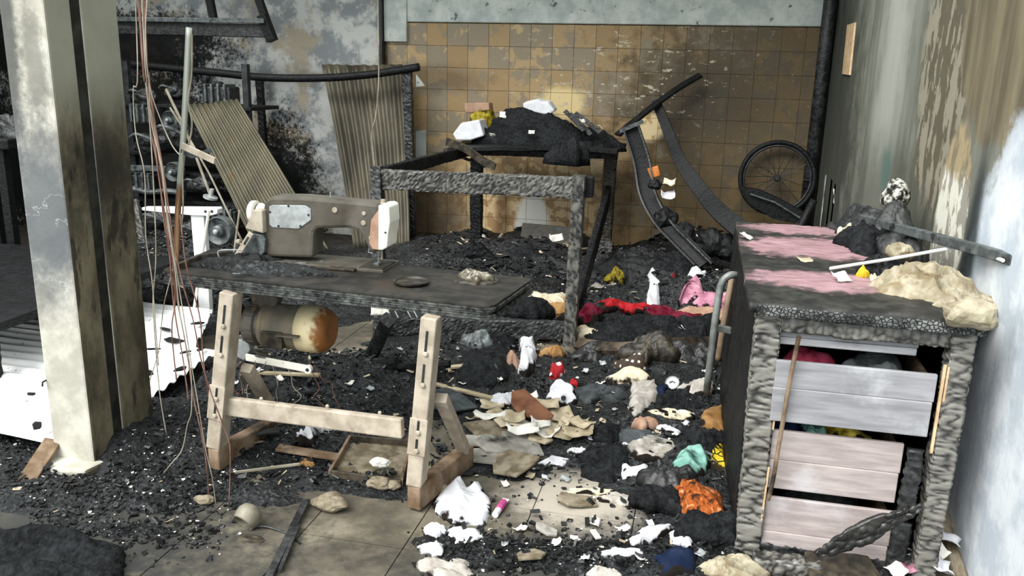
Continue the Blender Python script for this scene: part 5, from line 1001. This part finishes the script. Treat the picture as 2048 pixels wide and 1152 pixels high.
scrap('paper_scrap', 'torn white paper on the left front leg of the cutting table', 'paper', DY(760, 632, 4.42), .11, .08, 'paper', .2, 1.3, .1, 180)

# ------------------------------------------------------------------ floor between bench and cabinet
FLOOR = [  # px py rx ry h material rot label name
    (915, 1010, .155, .12, .06, 'white_clean', .3, 'large white cloth with torn peak on the floor in front', 'white_cloth'),
    (930, 1075, .085, .05, .03, 'white_clean', 0, 'second white cloth with burnt rim below the large one', 'white_cloth'),
    (872, 1065, .045, .035, .025, 'white_cloth', 0, 'small burnt white rag left of the second white cloth', 'white_cloth'),
    (870, 1100, .05, .035, .025, 'white_cloth', .3, 'burnt white rag at the edge of the bare tiles', 'white_cloth'),
    (895, 1142, .09, .05, .03, 'grey_cloth', .0, 'lilac grey rag at the bottom picture edge', 'rag'),
    (1050, 700, .10, .17, .10, 'white_cloth', .2, 'white cloth pile with black streaks behind the papers', 'white_cloth'),
    (985, 740, .20, .18, .09, 'char_fabric', .1, 'black burnt garment left of the white cloth pile', 'garment'),
    (955, 690, .09, .08, .10, 'grey_metal', 0, 'blistered grey lump near the lower table rail', 'lump'),
    (1025, 735, .05, .06, .08, 'pink_box', .4, 'brown red wad on the black burnt garment', 'rag'),
    (1112, 742, .055, .07, .08, 'red_print', .1, 'red and white printed cloth', 'printed_cloth'),
    (1105, 715, .06, .06, .07, 'tan_cloth', .1, 'orange brown wad behind the red printed cloth', 'rag'),
    (1085, 678, .05, .05, .05, 'maroon_cloth', 0, 'dark red wad under the lower table rail', 'rag'),
    (1148, 775, .025, .03, .05, 'red_cloth', 0, 'small crimson wad at the white box corner', 'rag'),
    (1010, 805, .08, .06, .05, 'white_cloth', .3, 'crumpled white rag left of the leather piece', 'rag'),
    (1265, 730, .15, .10, .08, 'dotted_cloth', .1, 'brown cloth with white dots', 'dotted_cloth'),
    (1260, 755, .13, .10, .08, 'cream_cloth', .1, 'pale ribbed cloth in front of the dotted cloth', 'cloth'),
    (1290, 790, .085, .15, .10, 'grey_cloth', -.2, 'pale grey folded shirt standing out of the ash', 'cloth'),
    (1325, 790, .05, .10, .07, 'blue_cloth', -.2, 'dark navy cloth edge right of the pale shirt', 'cloth'),
    (1300, 705, .14, .12, .09, 'char_brown', .3, 'brown burnt cloth below the half burnt plank', 'cloth'),
    (1380, 725, .16, .14, .12, 'char_grey', .1, 'grey scorched cloth below the plank near the chair frame', 'cloth'),
    (1340, 835, .12, .035, .035, 'cream_cloth', .1, 'long cream rag under the pale shirt', 'rag'),
    (1290, 850, .06, .04, .04, 'pink_box', .3, 'brownish rag left of the long cream rag', 'rag'),
    (1395, 780, .09, .07, .06, 'grey_cloth', .2, 'greyish rag at the foot of the chair frame', 'rag'),
    (1430, 845, .09, .15, .12, 'tan_cloth', .1, 'tan leather bag against the cabinet side', 'bag'),
    (1440, 905, .06, .10, .09, 'yellow_print', .0, 'yellow cloth with dark lattice against the cabinet', 'printed_cloth'),
    (1390, 925, .12, .16, .09, 'teal_cloth', -.3, 'mint green cloth in burnt folds', 'cloth'),
    (1400, 1000, .115, .14, .09, 'orange_print', -.4, 'orange printed cloth crumpled by the cabinet post', 'printed_cloth'),
    (1330, 985, .12, .14, .05, 'char_fabric', 0, 'black cloth left of the orange printed cloth', 'cloth'),
    (1290, 1085, .16, .06, .05, 'white_clean', .5, 'long white cloth in the ash near the bottom', 'white_cloth'),
    (1380, 1075, .10, .07, .06, 'white_cloth', .7, 'white and brown cloth beside the long white cloth', 'white_cloth'),
    (1360, 1120, .14, .07, .06, 'blue_cloth', .2, 'navy blue cloth at the bottom', 'cloth'),
    (1245, 1112, .07, .03, .03, 'white_cloth', .2, 'small white rag below the long white cloth', 'rag'),
    (1215, 1150, .06, .03, .03, 'grey_cloth', .0, 'pale rag at the bottom edge left of the navy cloth', 'rag'),
    (1205, 920, .17, .14, .05, 'char_fabric', .1, 'jet black cloth spread in the middle of the floor', 'cloth'),
    (1215, 865, .10, .07, .05, 'char_fabric', .1, 'black cloth lump behind the jet black cloth', 'cloth'),
    (1270, 945, .075, .035, .035, 'white_clean', .1, 'white ragged scrap right of the jet black cloth', 'rag'),
    (1110, 920, .075, .035, .025, 'white_cloth', .0, 'white burnt lace-like rag in the middle floor', 'rag'),
    (1155, 905, .04, .03, .025, 'white_cloth', .4, 'small white rag beside the lace-like one', 'rag'),
    (1310, 905, .10, .07, .05, 'grey_cloth', .3, 'grey brown cloth left of the mint green cloth', 'cloth'),
    (1460, 1140, .10, .06, .05, 'foam', .1, 'knobbly buff lump at the foot of the cabinet post', 'lump'),
    (1185, 715, .13, .10, .07, 'char_grey', .2, 'ashy grey cloth right of the table leg foot', 'cloth'),
    (1225, 700, .10, .08, .06, 'char_fabric', .1, 'black cloth under the half burnt plank', 'cloth'),
    (1345, 805, .12, .10, .05, 'char_fabric', .3, 'black cloth wrapped round the navy edge', 'cloth'),
    (1195, 795, .13, .10, .05, 'dark_slate', .1, 'slate grey cloth between white box and pale shirt', 'cloth'),
    (1400, 885, .10, .12, .07, 'char_fabric', .1, 'black cloth between the tan bag and mint cloth', 'cloth'),
    (1270, 875, .12, .06, .04, 'dark_slate', .2, 'slate grey rag behind the white ragged scrap', 'rag'),
    (1340, 960, .10, .08, .05, 'char_grey', .2, 'ashy cloth under the mint green cloth', 'cloth'),
    (1420, 1060, .10, .09, .07, 'char_fabric', .1, 'black cloth below the orange printed cloth', 'cloth'),
    (1330, 860, .07, .025, .025, 'white_cloth', .1, 'thin white rag in front of the long cream rag', 'rag'),
    (1000, 690, .08, .08, .07, 'char_fabric', 0, 'black wad under the lower table rail', 'rag'),
    (1185, 985, .10, .025, .02, 'cream_cloth', .1, 'ragged pale fringe on the bare floor patch', 'rag'),
    (1240, 1000, .09, .035, .02, 'grey_cloth', -.1, 'flat pale rag right of the ragged fringe', 'rag'),
]
OUT = {'large white cloth': ([(915, 955), (934, 980), (958, 968), (982, 998), (984, 1031), (968, 1055), (939, 1050), (903, 1055), (872, 1031), (862, 1007), (891, 978)], .035),
 'second white cloth': ([(889, 1062), (920, 1055), (958, 1064), (968, 1076), (948, 1091), (910, 1088)], .02), 'white cloth pile': ([(1037, 682), (1068, 683), (1075, 712), (1068, 746), (1049, 760), (1035, 748), (1040, 710)], .07),
 'black burnt garment': ([(925, 707), (1011, 693), (1035, 736), (1020, 765), (972, 779), (910, 770)], .05), 'red and white': ([(1102, 731), (1126, 729), (1131, 746), (1111, 760), (1097, 758)], .05),
 'brown cloth with white dots': ([(1222, 733), (1250, 720), (1284, 717), (1298, 734), (1279, 744), (1245, 742)], .06), 'pale ribbed cloth': ([(1212, 757), (1245, 741), (1284, 741), (1303, 758), (1265, 768), (1222, 770)], .05),
 'pale grey folded shirt': ([(1263, 764), (1310, 760), (1324, 798), (1298, 820), (1265, 839), (1255, 818)], .05), 'tan leather bag': ([(1404, 826), (1449, 812), (1452, 877), (1423, 879), (1399, 850)], .06),
 'yellow cloth with dark': ([(1413, 895), (1446, 882), (1450, 934), (1423, 920)], .05), 'mint green cloth': ([(1356, 914), (1375, 893), (1408, 900), (1423, 929), (1408, 955), (1370, 953), (1341, 933)], .035),
 'orange printed cloth': ([(1341, 982), (1356, 961), (1399, 970), (1447, 1002), (1449, 1040), (1413, 1042), (1356, 1026)], .035), 'long white cloth': ([(1245, 1091), (1279, 1057), (1341, 1050), (1348, 1057), (1317, 1081), (1260, 1100)], .03),
 'white and brown cloth': ([(1332, 1071), (1375, 1047), (1392, 1076), (1384, 1100), (1341, 1095)], .03), 'navy blue cloth': ([(1308, 1115), (1351, 1100), (1394, 1119), (1389, 1150), (1327, 1155)], .04),
 'jet black cloth': ([(1154, 909), (1188, 889), (1255, 889), (1260, 928), (1226, 971), (1164, 956)], .025), 'black cloth lump': ([(1183, 861), (1231, 851), (1255, 880), (1222, 889), (1183, 885)], .04),
 'white ragged scrap': ([(1234, 931), (1255, 940), (1298, 933), (1303, 947), (1245, 959)], .02), 'white burnt lace': ([(1073, 928), (1102, 911), (1140, 919), (1126, 933)], .012)}
for i, (px, py, rx, ry, h, mt, rot, lb, nm) in enumerate(FLOOR):
    ok = [v for k, v in OUT.items() if lb.startswith(k)]
    if ok: drape(nm, lb, nm.split('_')[-1], ok[0][0], ok[0][1], mt, 200 + i * 1.7, .4 if 'bag' in lb else .8); continue
    lump(nm, lb, nm.split('_')[-1], PG(px, py), rx, ry, h, mt, rot, 200 + i * 1.7, .9, .35)
def near(px, py, skip=()):
    best = min((((px - q[0]) ** 2 + (1.6 * (py - q[1])) ** 2, q) for q in FLOOR if q[1] != py), key=lambda t: t[0])[1]
    side = 'left of' if px < best[0] - 25 else 'right of' if px > best[0] + 25 else 'behind' if py < best[1] else 'in front of'
    return side + ' the ' + ' '.join(best[7].split()[:7])
TONE = {'paper': 'white paper', 'paper_tan': 'tan paper', 'white_cloth': 'burnt white rag', 'bare_metal': 'shiny metal'}
wb_ = thing('white_box', PG(1120, 800), 'small white plastic box with a dark hole among the papers', 'box')
c = PG(1122, 802); lump('shell', None, None, c, .085, .07, .10, 'white_clean', -.2, 290, .35, .15, parent=wb_, sharp=1.6); MB().lathe(c + Vector((.02, -.055, .04)), (0, -1, .3), [(-.02, .011), (.010, .011)], 14).build('hole', 'dark_metal', wb_)
slab('leather_piece', 'brown leather piece folded over the pale papers', 'leather', PG(1062, 822, .03), [(-.11, .06), (-.06, .09), (.12, -.05), (.11, -.09), (-.03, -.085), (-.09, -.02)], .008, 'leather', -.1, .35)
SH = [(1000, 905, .17, 'slate', 'largest grey slate shard in the middle of the floor'), (945, 890, .10, 'slate', 'slate shard left of the largest one'), (1040, 895, .12, 'slate', 'layered slate shard right of the largest one'), (1030, 940, .13, 'stone', 'brown stone shard in front of the slates'), (990, 865, .14, 'stone', 'pinkish shard behind the slates'), (960, 915, .13, 'slate', 'thin slate shard near the bench foot'),
      (900, 815, .16, 'dark_slate', 'dark grey slab leaning by the right bench leg'), (1310, 895, .10, 'slate', 'grey shard near the mint green cloth'), (1080, 880, .08, 'paper_tan', 'tan shard below the papers'), (930, 945, .09, 'dark_slate', 'dark shard behind the large white cloth'), (1060, 1115, .06, 'stone', 'pale edged chip near the bottom of the floor'), (1090, 1065, .05, 'slate', 'small grey chip below the bare patch'), (1150, 1010, .09, 'stone', 'flat stone chip on the bare floor patch'), (1370, 800, .07, 'slate', 'grey shard behind the cream rag')]
for i, (px, py, r_, mt, lb) in enumerate(SH):
    slab('slate_shard', lb, 'shard', PG(px, py), rpoly(r_, 6, 300 + i, 1.0, .62), .012, mt, random.uniform(-.5, .5), random.uniform(-.12, .3), random.uniform(-.2, .2), group='flat shards on the floor')
b = [o for o in COL.objects if o.name == 'slate_shard.006']
PP = [(1090, 835), (1120, 832), (1150, 845), (1080, 848), (1110, 856), (1140, 858), (1060, 852), (1030, 840), (1000, 830), (980, 838), (1020, 852), (1165, 850), (1095, 868), (1125, 872), (1155, 868), (1045, 866), (1130, 845), (985, 815), (1050, 800), (1090, 815)]
for i, (px, py) in enumerate(PP):
    scrap('paper_sheet', 'scorched cream paper sheet in the loose pile behind the slates', 'paper', PG(px, py, .012 * (i % 4)), random.uniform(.08, .14), random.uniform(.06, .09), 'paper_tan' if i % 3 else 'paper', random.uniform(-.6, .6), random.uniform(-.05, .25), .5, 320 + i, group='loose paper pile')
rc = random.Random(12)
SC = [(1180, 880), (1205, 845), (1230, 820), (1310, 870), (1350, 870), (1370, 850), (1385, 830), (1290, 890), (1250, 890), (1060, 955), (1090, 960), (1130, 960), (1010, 970), (1180, 800), (1200, 770), (1205, 730), (1230, 790), (1170, 745), (1350, 760), (1410, 745), (900, 745), (925, 770), (880, 715), (915, 700), (990, 690), (1000, 760), (960, 800), (940, 840), (1300, 1050), (1245, 1060), (1190, 1050), (1150, 1080), (1010, 1090), (1040, 1060), (1110, 1090), (1170, 1120), (520, 745), (560, 760), (470, 770), (700, 770), (740, 780), (820, 745), (540, 640), (800, 700), (1440, 780), (1420, 700), (1400, 1110), (1280, 1120)]
SM = [rc.choice(['paper', 'paper', 'paper_tan', 'white_cloth', 'bare_metal']) for _ in SC]
for i, (px, py) in enumerate(SC):
    scrap('debris_scrap', 'small ' + TONE[SM[i]] + ' scrap ' + near(px, py), 'scrap', PG(px, py, .004), rc.uniform(.02, .055), rc.uniform(.015, .04), SM[i], rc.uniform(0, 3), rc.uniform(-.3, .5), .7, 400 + i, group='small scraps in the floor ash', n=4)
tn = thing('tin_can', PG(1345, 775), 'shiny round tin lying next to the pale shirt', 'tin'); c = PG(1345, 775); c.z += .02
MB().lathe(c, (-.2, -.7, .6), [(-.03, .034), (.01, .034), (.013, .036), (.016, .034), (.012, .030), (.010, .004)], 24).build('can', 'bare_metal', tn, bevel=.001); MB().tube([c + Vector((-.2, -.7, .6)).normalized() * .014 + v for v in (Vector((-.015, 0, 0)), Vector((0, .006, .006)), Vector((.015, 0, 0)))], .003, 6).build('ring_pull', 'grey_metal', tn)
b0, b1 = PG(990, 1030, .012), PG(1012, 998, .012); bt_ = thing('small_tube', (b0 + b1) / 2, 'small pink and white tube beside the large white cloth', 'tube')
MB().tube([b0, b0.lerp(b1, .3)], .012, 10).build('cap', 'white_clean', bt_); MB().tube([b0.lerp(b1, .3), b0.lerp(b1, .8)], .014, 10).build('body', 'magenta', bt_); MB().bar(b0.lerp(b1, .8), b1, .026, .004).build('crimp', 'paper', bt_)
b = MB(); b.bar(PG(1185, 1060, .01), PG(1197, 1077, .01), .02, .006); b.build('bone_chip', 'paper', label='narrow pale chip upright on the bare floor patch', cat='chip')
# in front of the cabinet
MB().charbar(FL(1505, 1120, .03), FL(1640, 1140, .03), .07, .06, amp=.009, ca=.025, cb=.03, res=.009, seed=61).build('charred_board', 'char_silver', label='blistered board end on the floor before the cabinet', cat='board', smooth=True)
P = [FL(1608, 1118, .05), FL(1735, 1125, .05), FL(1765, 1170, .02), FL(1620, 1170, .02)]
MB().prism(P, (0, .02, .02)).build('scorched_board', 'char_brown', label='dull brown scorched board on the floor before the drawers', cat='board', bevel=.004)
for i, (px, py, w_, l_, mt, lb) in enumerate([(1800, 1125, .08, .07, 'paper', 'white leaflet on the floor by the right cabinet post'), (1815, 1140, .05, .04, 'pink_cloth', 'pink leaflet on top of the white one'), (1860, 1110, .09, .08, 'paper', 'big white crumpled sheet at the right cabinet post'), (1790, 1150, .07, .05, 'paper', 'white leaflet at the bottom picture edge by the cabinet'), (1895, 1085, .05, .07, 'white_clean', 'white scrap standing between cabinet and wall'), (1880, 1145, .08, .06, 'white_clean', 'white crumpled sheet near the wall at the bottom')]):
    scrap('leaflet', lb, 'paper', FL(px, py, .03 + .012 * i % .05), w_, l_, mt, .3 * i, .3, .7, 500 + i)
lump('rubble_heap', 'grey rubble heap in the gap between cabinet and wall', 'rubble', Vector((.885, 2.9, 0)), .06, .3, .10, 'stone', 0, 511, 1, .3)
